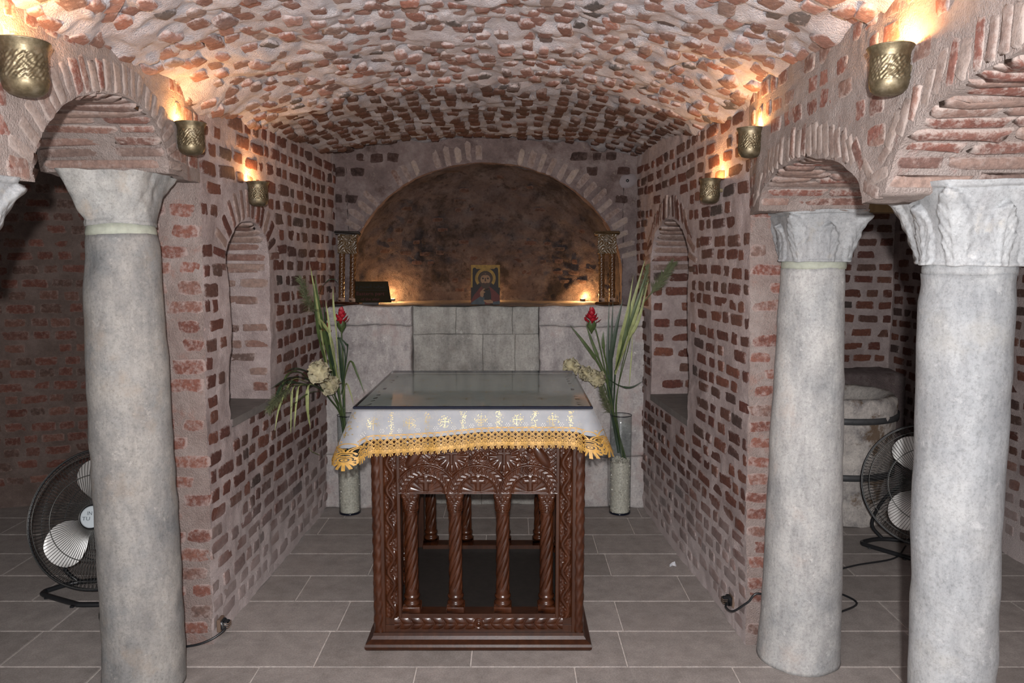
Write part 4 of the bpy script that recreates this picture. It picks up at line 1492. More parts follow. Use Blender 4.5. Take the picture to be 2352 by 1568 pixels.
def drape(s, d):
    """point of the hanging cloth at rim position s, d metres down from the rim"""
    x, y, nx, ny = edge(s)
    w = cw(s)
    k = min(1, d / .16)
    out = .004 + .030 * k ** .7 + w * .070 * k + .006 * k * math.sin(s * 23) * (1 - w) + .004 * k * math.sin(s * 61 + 2)
    dd = d * (1 + .24 * w)
    zz = CZ - (dd if d > .012 else dd * dd / .012 * .55 + dd * .45)
    return Vector((CX + x + nx * out, CY + y + ny * out, zz + .001))
cl = thing('altar_cloth', 'white brocade cloth with gold crosses and gold lace border', 'tablecloth', (CX, CY, CZ))
inv = Matrix.Translation((-CX, -CY, -CZ))
mb = MB()
ns = 360
P = []
for i in range(ns):
    s = PT * i / ns
    x, y, nx, ny = edge(s)
    wd = white_drop(s) + .012
    row = [(CX + x * .9, CY + y * .9, CZ)]
    row += [(CX + x - nx * .016, CY + y - ny * .016, CZ), (CX + x - nx * .006, CY + y - ny * .006, CZ)]
    row += [tuple(drape(s, wd * q)) for q in (0.02, .08, .16, .3, .45, .6, .75, .9, 1.0)]
    P.append(row)
P = np.array(P) - np.array([CX, CY, CZ])
mb.grid(P, closeu=True)
mb.f.append(tuple(i * P.shape[1] for i in range(ns)))
co_ = mb.build('cloth', M['cloth'], cl)
co_.data.polygons[len(co_.data.polygons) - 1].use_smooth = False
# lace: scallops, rings and fans worked as ribbons on the hanging cloth
lace = MB()
LIFT = .0025
def lp(s, d):
    p = drape(s, d)
    x, y, nx, ny = edge(s)
    return Vector((p.x + nx * LIFT - CX, p.y + ny * LIFT - CY, p.z - CZ))
def ribbon(pts, w):
    vs = []
    n = len(pts)
    for i in range(n):
        a, b = pts[max(0, i - 1)], pts[min(n - 1, i + 1)]
        dx, dy = b[0] - a[0], b[1] - a[1]
        l = math.hypot(dx, dy) or 1
        ox_, oy_ = -dy / l * w / 2, dx / l * w / 2
        vs.append(lp(pts[i][0] + ox_, pts[i][1] + oy_)); vs.append(lp(pts[i][0] - ox_, pts[i][1] - oy_))
    lace.add(vs, [(2 * i, 2 * i + 1, 2 * i + 3, 2 * i + 2) for i in range(n - 1)])
def arcpts(s, d, r, a0, a1, n=8):
    return [(s + r * math.cos(lerp(a0, a1, k / n)), d + r * math.sin(lerp(a0, a1, k / n))) for k in range(n + 1)]
NU = 144
pit = PT / NU
for i in range(NU):
    s = (i + .5) * pit
    d0 = white_drop(s) - .004
    ribbon([(s - pit / 2, d0), (s + pit / 2, d0)], .0028)
    r = pit * .46
    # big arches, dropping behind one another
    ribbon(arcpts(s, d0 + .014, r, PI, 2 * PI), .0024)
    for q, (off, dd) in enumerate(((.5, .027), (0, .039))):
        ribbon(arcpts(s + off * pit, d0 + dd, r * .96, PI, 2 * PI), .0030)
        ribbon(arcpts(s + off * pit, d0 + dd, r * .60, PI, 2 * PI, 6), .0026)
    # fan
    fd = d0 + .050
    ribbon(arcpts(s, fd, r * .92, PI * .9, 2.1 * PI), .0030)
    ribbon(arcpts(s, fd, r * .58, 0, 2 * PI, 10), .0026)
    ribbon(arcpts(s, fd, r * .22, 0, 2 * PI, 6), .0030)
    for k in range(-3, 4):
        a = PI / 2 + k * .33
        l1 = .034 * (1 - .055 * k * k)
        ribbon([(s + math.cos(a) * r * .5, fd + math.sin(a) * r * .5), (s + math.cos(a) * l1 * .8 * .8, fd + math.sin(a) * l1 * .9), (s + math.cos(a) * l1 * .66, fd + math.sin(a) * l1)], .0036)
    ribbon([(s + pit / 2, fd - .004), (s + pit / 2, fd + .018)], .0034)
    ribbon([(s + pit * .36, fd + .010), (s + pit * .64, fd + .010)], .0024)
lace.build('lace_border', M['lace'], cl)
# embroidery: gold crosses with rays, and small silver rosettes
emb, emb2 = MB(), MB()
def quad_on(mbx, f, u, v, du, dv):
    mbx.add([f(u - du, v - dv), f(u + du, v - dv), f(u + du, v + dv), f(u - du, v + dv)], [(0, 1, 2, 3)])
def side_f(u, v):
    p = drape(u, v); x, y, nx, ny = edge(u)
    return Vector((p.x + nx * .0012 - CX, p.y + ny * .0012 - CY, p.z - CZ))
def top_f(u, v):
    return Vector((u, v, .0012))
def motif(f, u, v, sc=1.0, rays=True, flip=1):
    for k in range(9):
        quad_on(emb, f, u + (k - 4) * .0046 * sc, v, .0019 * sc, .0017 * sc)
        quad_on(emb, f, u, v + flip * (k - 3.2) * .0058 * sc, .0018 * sc, .0021 * sc)
    if rays:
        for k in range(46):
            a = random.uniform(0, 2 * PI); r = sc * random.uniform(.014, .036)
            quad_on(emb, f, u + math.cos(a) * r, v + math.sin(a) * r * .9, .0012, .0012)
def rosette(f, u, v):
    for k in range(6):
        a = k * PI / 3
        quad_on(emb2, f, u + math.cos(a) * .008, v + math.sin(a) * .007, .0016, .0016)
    quad_on(emb2, f, u, v, .0016, .0016)
def sprinkle(f, u, v, w, h, n):
    for k in range(n):
        quad_on(emb, f, u + random.gauss(0, w), v + random.uniform(-h, h), .0011, .0012)
nm = 27
for i in range(nm):
    s = PT * (i + .35) / nm
    if cw(s) > .3:
        continue
    hgt = white_drop(s)
    motif(side_f, s, hgt * .52, .78)
    rosette(side_f, s + .035, hgt * .80); rosette(side_f, s - .036, hgt * .82)
    sprinkle(side_f, s + PT / nm / 2, hgt * .5, .006, hgt * .42, 60)
for i in range(6):
    for j in range(6):
        u, v = -.40 + .16 * i + .08 * (j % 2) - .04, -.42 + .168 * j
        motif(top_f, u, v, 1.0, True, -1)
        rosette(top_f, u + .07, v + .03); rosette(top_f, u - .07, v - .04)
        sprinkle(top_f, u + .08, v, .01, .05, 24)
emb.build('gold_embroidery', M['gold_thread'], cl, smooth=False)
emb2.build('silver_rosettes', M['silver_thread'], cl, smooth=False)

# glass sheet with dark polished edge
GX, GY = .473, .500
me_mb = MB()
b = .002
z0, z1 = CZ + .003, CZ + .0145
ring = lambda r, z: [(sx * (GX - r), sy * (GY - r), z) for sx, sy in ((-1, -1), (1, -1), (1, 1), (-1, 1))]
rr = [ring(.004, z0), ring(0, z0 + .003), ring(0, z1 - .003), ring(.004, z1)]
me_mb.grid(np.array(rr), closev=True)
nside = len(me_mb.f)
me_mb.add(rr[3], [(0, 1, 2, 3)])
me_mb.add(rr[0], [(3, 2, 1, 0)])
me = me_mb.mesh('glass_sheet', False)
me.materials.append(M['glass_top']); me.materials.append(M['glass_edge'])
for i, p in enumerate(me.polygons):
    p.material_index = 1 if i < nside else 0
gs = link('glass_sheet', me, None, None, (CX, CY, 0))
tag(gs, 'clear glass sheet with dark edge lying on the altar cloth', 'glass sheet')

# ================================================================== TWO SMALL PILLAR STANDS ON THE LEDGE
def mini_twist():
    nz, n = 90, 30
    zs = np.linspace(0, .285, nz); th = np.linspace(0, 2 * PI, n, endpoint=False)
    Z, T = np.meshgrid(zs, th, indexing='ij')
    R = .0165 + .0032 * np.abs(np.sin(1.5 * T - Z * 95))
    P = np.stack([R * np.cos(T), R * np.sin(T), Z], -1)
    mb = MB(); mb.grid(P.transpose(1, 0, 2), closeu=True)
    return mb.mesh('twisted_leg')
MT = mini_twist(); MT.materials.append(M['wood_stand'])
def blockrel(X, Z):
    H = .003 + .006 * np.abs(np.sin(X * 95 + 1.4 * np.sin(Z * 70))) * np.abs(np.sin(Z * 85 + 1.2 * np.sin(X * 60)))
    r = np.hypot(X, Z + .012)
    H = np.maximum(H, .009 * ridge(np.abs(r - .048), .006))
    r = np.hypot(X, Z - .095)
    H = np.maximum(H, .009 * ridge(np.abs(r - .02), .005))
    return H
BREL = relief_mesh('carved_block', .118, .118, 60, 60, blockrel, .075); BREL.materials.append(M['wood_gilt'])
def stand(label, x, y, rz, tilt, topmat, foot):
    t = thing('pillar_stand', label, 'stand', (x, y, 1.322), (tilt[0], tilt[1], rz), group='small pillar stands on the ledge')
    mb = MB(); mb.box(-.078, .078, -.05, .05, 0, .018, .006); mb.build('base_slab', M['wood_plain'] if foot == 'dark' else M['wood_stand'], t)
    for sx in (-1, 1):
        lg = link('twisted_leg', MT, None, t, loc=(sx * .034, 0, .040))
        mb = MB(); mb.box(-.020, .020, -.020, .020, -.023, .004, .003); mb.build('leg_foot', M['wood_pale'], lg)
        mb = MB()
        mb.lathe([(.0165, 0), (.019, .004), (.0175, .010), (.020, .022), (.023, .036), (.024, .046)], 24, fn=lambda th, k, r, z: r + .0022 * math.sin(th * 6) * math.sin(z * 140))
        mb.build('leg_capital', M['wood_gilt'], lg, loc=(0, 0, .282))
    link('carved_block', BREL, None, t, loc=(0, -.038, .328))
    mb = MB(); mb.box(-.082, .082, -.062, .052, .446, .468, .008); mb.build('top_slab', M[topmat], t)
stand('leaning wooden stand with twisted legs, left end of ledge beside sign', -1.066, 4.950, .12, (-.04, .035), 'wood_dark', 'dark')
stand('golden brown wooden stand with twisted legs, right end of ledge', .612, 4.955, -.10, (-.03, -.01), 'wood_gilt', 'gold')

# ================================================================== ICON
ic = thing('icon_panel', 'small painted icon of a haloed bearded figure in red robe on ledge', 'icon', (-.171, 4.935, 1.325), (math.radians(-7), 0, 0))
IW, IH = .186, .254
mb = MB(); mb.box(-IW / 2, IW / 2, 0, .014, 0, IH, .001); mb.build('panel', M['icon_dark'], ic, smooth=False)
_lay = [0.0]
def flat(name, pts, mat, layer):
    """a thin painted layer; pts in panel units 0..1 (x) and 0..1 (z)"""
    mbx = MB()
    y0, y1 = -.0006 * layer, .0006
    n = len(pts)
    v = [((px - .5) * IW, y0, pz * IH) for px, pz in pts] + [((px - .5) * IW, y1, pz * IH) for px, pz in pts]
    f = [tuple(range(n))] + [(i, n + i, n + (i + 1) % n, (i + 1) % n) for i in range(n)]
    mbx.add(v, f)
    return mbx.build(name, M[mat], ic, smooth=False)
def ell(cx, cz, rx, rz, n=28, a0=0, a1=2 * PI):
    k = n if abs(a1 - a0 - 2 * PI) < 1e-6 else n + 1
    return [(cx + rx * math.cos(a0 + (a1 - a0) * i / n), cz + rz * math.sin(a0 + (a1 - a0) * i / n)) for i in range(k)]
ASP = IW / IH
flat('gold_border', [(0, 1), (0, .43), (.055, .43), (.06, .90), (.10, .935), (.16, .93), (.19, .90), (.80, .90), (.84, .93), (.90, .935), (.94, .90), (.95, .43), (1, .43), (1, 1)], 'icon_gold', 1)
# halo ring
mbx = MB()
for i in range(36):
    pass
a0, a1 = math.radians(-38), math.radians(218)
N = 40
v = []
for i in range(N + 1):
    a = lerp(a0, a1, i / N)
    for r in (.355, .255):
        v.append(((.50 + r * math.cos(a) - .5) * IW, -.0012, (.66 + r * ASP * math.sin(a)) * IH))
mbx.add(v, [(2 * i, 2 * i + 2, 2 * i + 3, 2 * i + 1) for i in range(N)])
mbx.build('halo', M['icon_gold'], ic, smooth=False)
flat('hair', ell(.50, .645, .245, .185), 'icon_brown', 2)
flat('robe', [(0, .0), (.0, .10), (.12, .25), (.36, .47), (.46, .44), (.50, .36), (.56, .44), (.64, .46), (.85, .33), (1, .22), (1, .06), (.7, .08), (.66, .0)], 'icon_red', 3)
flat('tunic', [(.46, .42), (.64, .42), (.70, .25), (.70, .12), (.42, .12), (.44, .30)], 'icon_dark', 4)
flat('mantle', [(0, .0), (.02, .05), (.32, .20), (.46, .19), (.48, .0)], 'icon_blue', 5)
flat('cuff', [(.76, .0), (.76, .06), (1, .09), (1, .0)], 'icon_blue', 5)
flat('neck', [(.42, .36), (.44, .50), (.60, .50), (.62, .36)], 'icon_skin', 4)
flat('face', ell(.50, .635, .168, .145), 'icon_skin', 5)
flat('beard', [(.335, .57), (.345, .47), (.42, .405), (.50, .385), (.58, .405), (.655, .47), (.665, .57), (.60, .535), (.56, .55), (.50, .535), (.44, .55), (.40, .535)], 'icon_brown', 6)
flat('fringe', [(.33, .66), (.36, .75), (.44, .79), (.50, .765), (.56, .79), (.64, .75), (.67, .66), (.63, .72), (.56, .745), (.50, .74), (.44, .745), (.37, .72)], 'icon_brown', 6)
for sx in (-1, 1):
    flat('eye', ell(.5 + sx * .085, .655, .040, .017, 14), 'icon_dark', 7)
    flat('brow', [(.5 + sx * .03, .683), (.5 + sx * .09, .697), (.5 + sx * .145, .683), (.5 + sx * .09, .686)][::sx], 'icon_brown', 7)
flat('nose', [(.485, .67), (.515, .67), (.528, .585), (.472, .585)], 'icon_brown', 7)
flat('mouth', ell(.5, .525, .045, .009, 12), 'icon_red', 7)
flat('raised_hand', [(.33, .21), (.31, .29), (.34, .33), (.40, .38), (.47, .41), (.48, .39), (.42, .345), (.48, .325), (.50, .305), (.44, .285), (.44, .22), (.40, .175)], 'icon_skin', 7)
flat('lower_hand', [(.44, .085), (.45, .115), (.60, .11), (.66, .125), (.76, .085), (.76, .03), (.56, .03)], 'icon_skin', 7)
def text_obj(name, body, size, mat, parent, loc, rot, align='CENTER', extrude=.0002, sx=1.0):
    cu = bpy.data.curves.new(name, 'FONT')
    cu.body = body
    cu.size = size
    cu.extrude = extrude
    cu.align_x = align
    cu.resolution_u = 3
    o = bpy.data.objects.new(name, cu)
    C.objects.link(o)
    dg = bpy.context.evaluated_depsgraph_get()
    me = bpy.data.meshes.new_from_object(o.evaluated_get(dg))
    bpy.data.objects.remove(o)
    o = link(name, me, None, parent, loc, rot)
    me.materials.clear(); me.materials.append(M[mat])
    o.scale = (sx, 1, 1)
    return o
text_obj('lettering', 'IC', .016, 'icon_text', ic, (-.042, -.0012, .230), (PI / 2, 0, 0))
text_obj('lettering', 'XC', .016, 'icon_text', ic, (.042, -.0012, .230), (PI / 2, 0, 0))

# ================================================================== SIGN
sg_ = thing('sign_board', 'dark wooden sign with black Arabic and red English lettering, beside left stand', 'sign', (-.912, 4.985, 1.322), (math.radians(-6), 0, .06))
mb = MB(); mb.box(-.118, .112, 0, .010, .012, .150, .002)
for v_i in range(len(mb.v)):
    x_, y_, z_ = mb.v[v_i]
    if x_ > 0:
        mb.v[v_i] = (x_ + .016 - (z_ - .012) * .16, y_, z_)
mb.build('board', M['sign_face'], sg_, smooth=False)
mb = MB(); mb.box(-.06, .045, .002, .05, -.002, .016, .002); mb.build('foot_block', M['wood_dark'], sg_, smooth=False)
AR = '\uFEED \uFEA2\uFE91\uFEAC\uFEE4\uFEDF\uFE8D \uFE94\uFEF4\uFED7\uFEAE\uFEB7'
text_obj('lettering', AR, .032, 'sign_black', sg_, (-.006, -.0008, .108), (PI / 2, 0, 0), sx=.98)
text_obj('lettering', 'Eastern part', .032, 'sign_red', sg_, (-.008, -.0008, .060), (PI / 2, 0, 0), sx=1.15)
text_obj('lettering', 'of the altar', .026, 'sign_red', sg_, (-.008, -.0008, .026), (PI / 2, 0, 0), sx=1.05)
mb = MB(); mb.box(-.112, .108, -.0008, .002, .091, .0925); mb.build('dividing_line', M['sign_black'], sg_, smooth=False)

# ================================================================== LAMPS LYING IN THE APSE
def puck(label, loc, power):
    t = thing('ledge_lamp', label, 'lamp', loc, group='small uplights in the apse')
    mb = MB(); mb.lathe([(.018, 0), (.020, .003), (.020, .014), (.016, .016), (.014, .010), (.002, .009)], 18, cap=False); mb.build('housing', M['black_plastic'], t)
    mb = MB(); mb.lathe([(.001, .0095), (.012, .0105), (.012, .013), (.001, .0135)], 14); mb.build('lens', M['bulb'], t)
    l = bpy.data.lights.new('ledge_light', 'POINT'); l.energy = APSE_W * power; l.color = LAMP_COL; l.shadow_soft_size = .012
    lo = bpy.data.objects.new('ledge_light', l); C.objects.link(lo); lo.parent = t; lo.location = (0, 0, .030)
puck('small uplight glowing at right end of ledge by golden stand', (.500, 5.440, 1.322), 1.0)
puck('small uplight hidden behind the dark sign', (-.845, 5.435, 1.322), 1.0)
puck('small uplight hidden behind the painted icon', (-.17, 5.54, 1.322), .3)

# ================================================================== VASES
_pr = random.Random(5)
def pebble_mesh(h, r):
    mb = MB()
    mb.lathe([(.001, .012), (r * .93, .012), (r * .93, h * .5), (r * .92, h - .01), (.001, h)], 28, cap=False)
    for k in range(420):
        if k < 330:
            a = _pr.uniform(0, 2 * PI); z = _pr.uniform(.014, h); rr_ = r * _pr.uniform(.88, .95)
        else:
            a = _pr.uniform(0, 2 * PI); z = h + _pr.uniform(-.004, .010); rr_ = r * .9 * math.sqrt(_pr.random())
        s_ = [_pr.uniform(.004, .0085) for _ in range(3)]
        c = Vector((rr_ * math.cos(a), rr_ * math.sin(a), z))
        rot = Matrix.Rotation(_pr.uniform(0, 6), 3, Vector((_pr.gauss(0, 1), _pr.gauss(0, 1), _pr.gauss(0, 1))).normalized())
        vs = [c + rot @ Vector(p) for p in ((s_[0], 0, 0), (-s_[0], 0, 0), (0, s_[1], 0), (0, -s_[1], 0), (0, 0, s_[2]), (0, 0, -s_[2]))]
        mb.add(vs, [(0, 2, 4), (2, 1, 4), (1, 3, 4), (3, 0, 4), (2, 0, 5), (1, 2, 5), (3, 1, 5), (0, 3, 5)])
    return mb
def vase(label, x, y, ph, H=.635):
    t = thing('glass_vase', label, 'vase', (x, y, 0), group='tall glass vases')
    r = .0690
    mb = MB()
    mb.lathe([(r - .006, .0), (r - .001, .004), (r, .012), (r, H - .003), (r - .0015, H), (r - .003, H - .003), (r - .003, .016), (r - .012, .010), (.001, .010)], 56, cap=False)
    mb.build('glass', M['glass_vase'], t)
    mb = MB(); mb.lathe([(r - .002, .0005), (r - .0005, .004), (r - .0005, .011), (r - .004, .011)], 56)
    mb.build('base_disc', M['glass_edge'], t)
    mb = MB(); mb.tube([(math.cos(a) * (r - .0015), math.sin(a) * (r - .0015), H) for a in np.linspace(0, 2 * PI, 57)], .0022, 6, cap=False)
    mb.build('rim', M['glass_edge'], t)
    o = pebble_mesh(ph, r - .004).build('pebbles', M['pebble'], t, smooth=False)
    o['kind'] = 'stuff'
vase('tall glass vase of white pebbles left of the altar table', -1.038, 4.785, .375)
vase('tall glass vase of white pebbles right of the altar table', .690, 4.785, .345)

# ================================================================== PLANTS
def blade(mb, pts, w, n=10, fold=.25, taper=(.35, 1.0, .35), face=(0, -1, .15)):
    """a long leaf: pts through which it runs, w half width"""
    P = bez(pts, n)
    m = len(P)
    fv = Vector(face)
    rows = []
    for i, p in enumerate(P):
        d = (P[min(i + 1, m - 1)] - P[max(i - 1, 0)]).normalized()
        s = d.cross(fv)
        if s.length < 1e-4:
            s = d.cross(Vector((1, 0, 0)))
        s.normalize()
        nrm = s.cross(d)
        t = i / (m - 1)
        ww = w * (lerp(taper[0], 1, smoothf(t / taper[1] * 1.0)) if t < .45 else max(.03, 1 - ((t - .45) / .55) ** 2 * (1 - .02)))
        rows.append([p - s * ww, p + nrm * ww * fold, p + s * ww])
    mb.grid(np.array([[tuple(q) for q in r] for r in rows]))
def smoothf(t):
    t = max(0, min(1, t)); return t * t * (3 - 2 * t)
def px(lst):
    out = []
    for q in lst:
        p = at(*q)
        Y = q[2]
        while p.x < float(XL(p.y, p.z)) + .060 and Y > 3.2:
            Y -= .03
            p = at(q[0], q[1], Y)
        out.append(p)
    return out
def local(root, mb):
    o = root.location
    mb.v = [(v[0] - o[0], v[1] - o[1], v[2] - o[2]) for v in mb.v]
    return mb
def red_flower(label, stem, bloom, size, group='red artificial flowers'):
    sp = px(stem)
    t = thing('red_flower', label, 'flower', tuple(sp[0]), group=group)
    mb = MB(); mb.tube(bez(sp, 8), .0042, 8); local(t, mb).build('stem', M['leaf_mid'], t)
    c = at(*bloom)
    d = (sp[-1] - sp[-2]).normalized()
    mb = MB()
    rn = random.Random(int(bloom[0]))
    for k in range(26):
        a = k * 2.399; h = k / 26
        rad = size * (.42 * (1 - h) + .06)
        base = c + Vector((math.cos(a) * rad * .25, math.sin(a) * rad * .25, size * (h * .95 - .55)))
        tip = base + Vector((math.cos(a) * rad * rn.uniform(.9, 1.3), math.sin(a) * rad * 1.0, size * rn.uniform(.35, .52)))
        mid = (base + tip) / 2 + Vector((math.cos(a), math.sin(a), 0)) * rad * .12
        blade(mb, [base, mid, tip], size * .16, 4, .35, face=(math.cos(a), math.sin(a), .4))
    local(t, mb).build('bloom', M['flower_red'], t)
    mb = MB()
    for k in range(6):
        a = k * PI / 3
        base = c + Vector((0, 0, -size * 1.25)); tip = c + Vector((math.cos(a) * size * .36, math.sin(a) * size * .36, -size * .25))
        blade(mb, [base, (base + tip) / 2 + Vector((math.cos(a), math.sin(a), 0)) * size * .10, tip], size * .17, 4, .3, face=(math.cos(a), math.sin(a), .2))
    local(t, mb).build('sepals', M['leaf_mid'], t)
def leaves(name, label, cat, lst, mats=('leaf_dark',), group=None, part='leaf', stem=None):
    """lst: (points in photo coordinates with depth, half width, material)"""
    root = at(*(stem or lst[0][0])[0]) if stem else at(*lst[0][0][0])
    t = thing(name, label, cat, tuple(root), group=group)
    if stem:
        mb = MB(); mb.tube(bez(px(stem), 8), [.0055] * (8 * (len(stem) - 1) + 1), 8); local(t, mb).build('stem', M['leaf_dark'], t)
    for pts, w, mat in lst:
        mb = MB(); blade(mb, px(pts), w, 8); local(t, mb).build(part, M[mat], t)
    return t
def plume(label, stem, spine, length, spread, n=260, mat='plume'):
    sp = px(stem)
    t = thing('feather_plume', label, 'plume', tuple(sp[0]), group='feathery grass plumes')
    mb = MB(); mb.tube(bez(sp, 8), .0028, 6); local(t, mb).build('stem', M['leaf_mid'], t)
    P = bez(px(spine), 12)
    mb = MB(); rn = random.Random(int(spine[0][0]))
    for k in range(n):
        t_ = rn.random() ** .9
        i = min(len(P) - 2, int(t_ * (len(P) - 1)))
        p = P[i]; d = (P[i + 1] - P[i]).normalized()
        side = Vector((rn.gauss(0, 1), rn.gauss(0, .6), rn.gauss(0, 1)))
        side = (side - d * side.dot(d)).normalized()
        L_ = length * (1 - .55 * t_) * rn.uniform(.6, 1.1)
        tip = p + d * L_ * .85 + side * spread * 1.5 * (1 - .5 * t_) * rn.uniform(.4, 1.1) + Vector((0, 0, -.012 * rn.random()))
        mid = p + d * L_ * .4 + side * spread * .25
        blade(mb, [p, mid, tip], .0012, 2, 0)
    o = local(t, mb).build('plume_hair', M[mat], t); o['kind'] = 'stuff'
def cream_flower(label, c, r, stem):
    sp = px(stem)
    t = thing('cream_flower', label, 'flower', tuple(sp[0]), group='cream cloth flowers')
    mb = MB(); mb.tube(bez(sp, 6), .003, 6); local(t, mb).build('stem', M['leaf_mid'], t)
    rn = random.Random(int(c[0] * 3))
    ctr = at(*c)
    for k in range(9):
        a = k * 2 * PI / 9 + rn.uniform(-.2, .2)
        el = rn.uniform(-.2, .9)
        d = Vector((math.cos(a) * math.cos(el), -.35 - abs(math.sin(el)) * .6, math.sin(a) * math.cos(el))).normalized()
        u = d.cross(Vector((0, -1, .2))).normalized(); v = u.cross(d)
        n_ = 9
        rows = []
        for i in range(n_):
            f = i / (n_ - 1)
            row = []
            for j in range(n_):
                g_ = (j / (n_ - 1) - .5) * 2
                wd = r * .62 * math.sin(PI * min(.92, .12 + f * .75)) 
                ruf = .22 * r * f * math.sin(g_ * 6 + k) + .14 * r * f * math.sin(g_ * 2.6 + k * 2)
                row.append(tuple(ctr + d * (r * f * (1 - .12 * g_ * g_)) + u * g_ * wd + v * (ruf + .30 * r * f * f)))
            rows.append(row)
        mb = MB(); mb.grid(np.array(rows)); local(t, mb).build('petal', M['flower_cream'], t)

D = 4.70
# --- left vase
red_flower('tallest red flower in left vase, beside the ledge', [(793, 1050, 4.79), (792, 950, 4.78), (790, 860, 4.74), (785, 775, 4.70), (784, 752, 4.70)], (784, 728, 4.70), .080)
red_flower('lower red flower half hidden among left vase leaves', [(800, 1050, 4.79), (788, 950, 4.76), (765, 850, 4.74), (752, 790, 4.74), (749, 772, 4.74)], (748, 756, 4.74), .066)
leaves('strap_leaf_bunch', 'dark green strap leaves standing in left vase', 'leaves', [
    ([(796, 1040, 4.80), (783, 930, 4.78), (768, 850, 4.72), (752, 770, 4.70), (742, 690, 4.74)], .013, 'leaf_dark'),
    ([(790, 1040, 4.80), (788, 900, 4.76), (782, 820, 4.70), (776, 760, 4.68)], .012, 'leaf_dark'),
    ([(785, 960, 4.78), (775, 870, 4.72), (758, 800, 4.68), (736, 735, 4.66)], .014, 'leaf_mid'),
    ([(787, 900, 4.74), (793, 820, 4.68), (782, 780, 4.66), (772, 776, 4.64)], .008, 'leaf_dark'),
    ([(789, 880, 4.74), (798, 800, 4.66), (795, 790, 4.64), (780, 772, 4.62)], .006, 'leaf_dark')],
    stem=[(797, 1060, 4.80), (785, 950, 4.79), (772, 880, 4.75)])
leaves('grass_spray', 'pale green grass blades rising highest from left vase', 'grass', [
    ([(765, 900, 4.74), (742, 790, 4.66), (726, 690, 4.64), (713, 612, 4.66)], .009, 'leaf_pale'),
    ([(768, 900, 4.74), (748, 780, 4.62), (732, 700, 4.60), (722, 628, 4.62)], .010, 'leaf_mid'),
    ([(765, 890, 4.72), (738, 800, 4.60), (727, 730, 4.58), (719, 650, 4.58)], .009, 'leaf_mid'),
    ([(770, 880, 4.72), (750, 800, 4.58), (738, 760, 4.56), (726, 735, 4.54)], .010, 'leaf_mid'),
    ([(774, 870, 4.70), (762, 780, 4.60), (735, 735, 4.54), (726, 742, 4.5)], .009, 'leaf_pale'),
    ([(780, 880, 4.70), (772, 760, 4.62), (766, 700, 4.6), (765, 660, 4.62)], .007, 'leaf_pale'),
    ([(778, 875, 4.70), (760, 790, 4.58), (755, 740, 4.58), (748, 690, 4.6)], .008, 'leaf_pale'),
    ([(783, 905, 4.70), (803, 830, 4.62), (822, 862, 4.58), (838, 905, 4.56)], .007, 'leaf_mid'),
    ([(786, 915, 4.70), (795, 880, 4.6), (806, 905, 4.56), (812, 930, 4.55)], .005, 'leaf_pale'),
    ([(745, 760, 4.62), (733, 680, 4.60), (752, 645, 4.6), (770, 642, 4.6), (778, 652, 4.6)], .003, 'leaf_dark')],
    stem=[(801, 1060, 4.78), (781, 950, 4.77), (762, 885, 4.73)])
plume('dark feathery plume, upper left of left vase', [(795, 1050, 4.80), (778, 940, 4.76), (740, 800, 4.68), (722, 715, 4.66)], [(722, 718, 4.66), (702, 680, 4.66), (690, 640, 4.66)], .09, .040)
plume('drooping feathery plume at far left of left vase', [(800, 1050, 4.80), (780, 950, 4.74), (730, 890, 4.60), (668, 885, 4.5)], [(668, 885, 4.5), (640, 910, 4.46), (618, 940, 4.44)], .11, .035)
leaves('palm_frond', 'arching dark palm frond with pale hanging leaflets, left vase', 'leaves', [
    ([(738, 892, 4.62), (700, 868, 4.52), (665, 868, 4.48), (622, 892, 4.45)], .012, 'leaf_dark'),
    ([(735, 890, 4.62), (690, 880, 4.50), (650, 882, 4.46), (628, 925, 4.44)], .011, 'leaf_dark'),
    ([(712, 875, 4.54), (690, 855, 4.48), (660, 860, 4.44), (636, 920, 4.42)], .007, 'leaf_mid'),
    ([(705, 876, 4.54), (672, 872, 4.46), (643, 930, 4.42), (631, 990, 4.42)], .006, 'leaf_pale'),
    ([(700, 880, 4.54), (674, 890, 4.46), (669, 940, 4.44), (668, 995, 4.44)], .006, 'leaf_pale'),
    ([(712, 882, 4.56), (688, 885, 4.48), (680, 930, 4.46), (676, 990, 4.46)], .006, 'leaf_pale'),
    ([(730, 888, 4.58), (709, 885, 4.52), (706, 935, 4.50), (713, 985, 4.50)], .010, 'leaf_pale'),
    ([(742, 898, 4.60), (716, 900, 4.54), (690, 915, 4.50), (664, 940, 4.48)], .005, 'leaf_mid'),
    ([(738, 890, 4.60), (712, 858, 4.54), (680, 846, 4.50), (650, 856, 4.48)], .007, 'leaf_dark')],
    stem=[(803, 1060, 4.80), (785, 960, 4.76), (757, 915, 4.66), (735, 890, 4.6)], part='leaflet')
cream_flower('cream cloth flower on left vase, upper of two', (735, 852, 4.26), .082, [(795, 1040, 4.80), (782, 950, 4.74), (748, 880, 4.64), (735, 858, 4.60)])
cream_flower('cream cloth flower on left vase, lower of two', (760, 882, 4.58), .078, [(798, 1040, 4.80), (786, 950, 4.74), (766, 900, 4.66), (759, 884, 4.62)])
leaves('fallen_leaf', 'single pale leaf blade hanging against left wall below the frond', 'leaf', [([(709, 1028, 4.5), (716, 1036, 4.5), (726, 1041, 4.5), (737, 1046, 4.5)], .006, 'leaf_pale')])
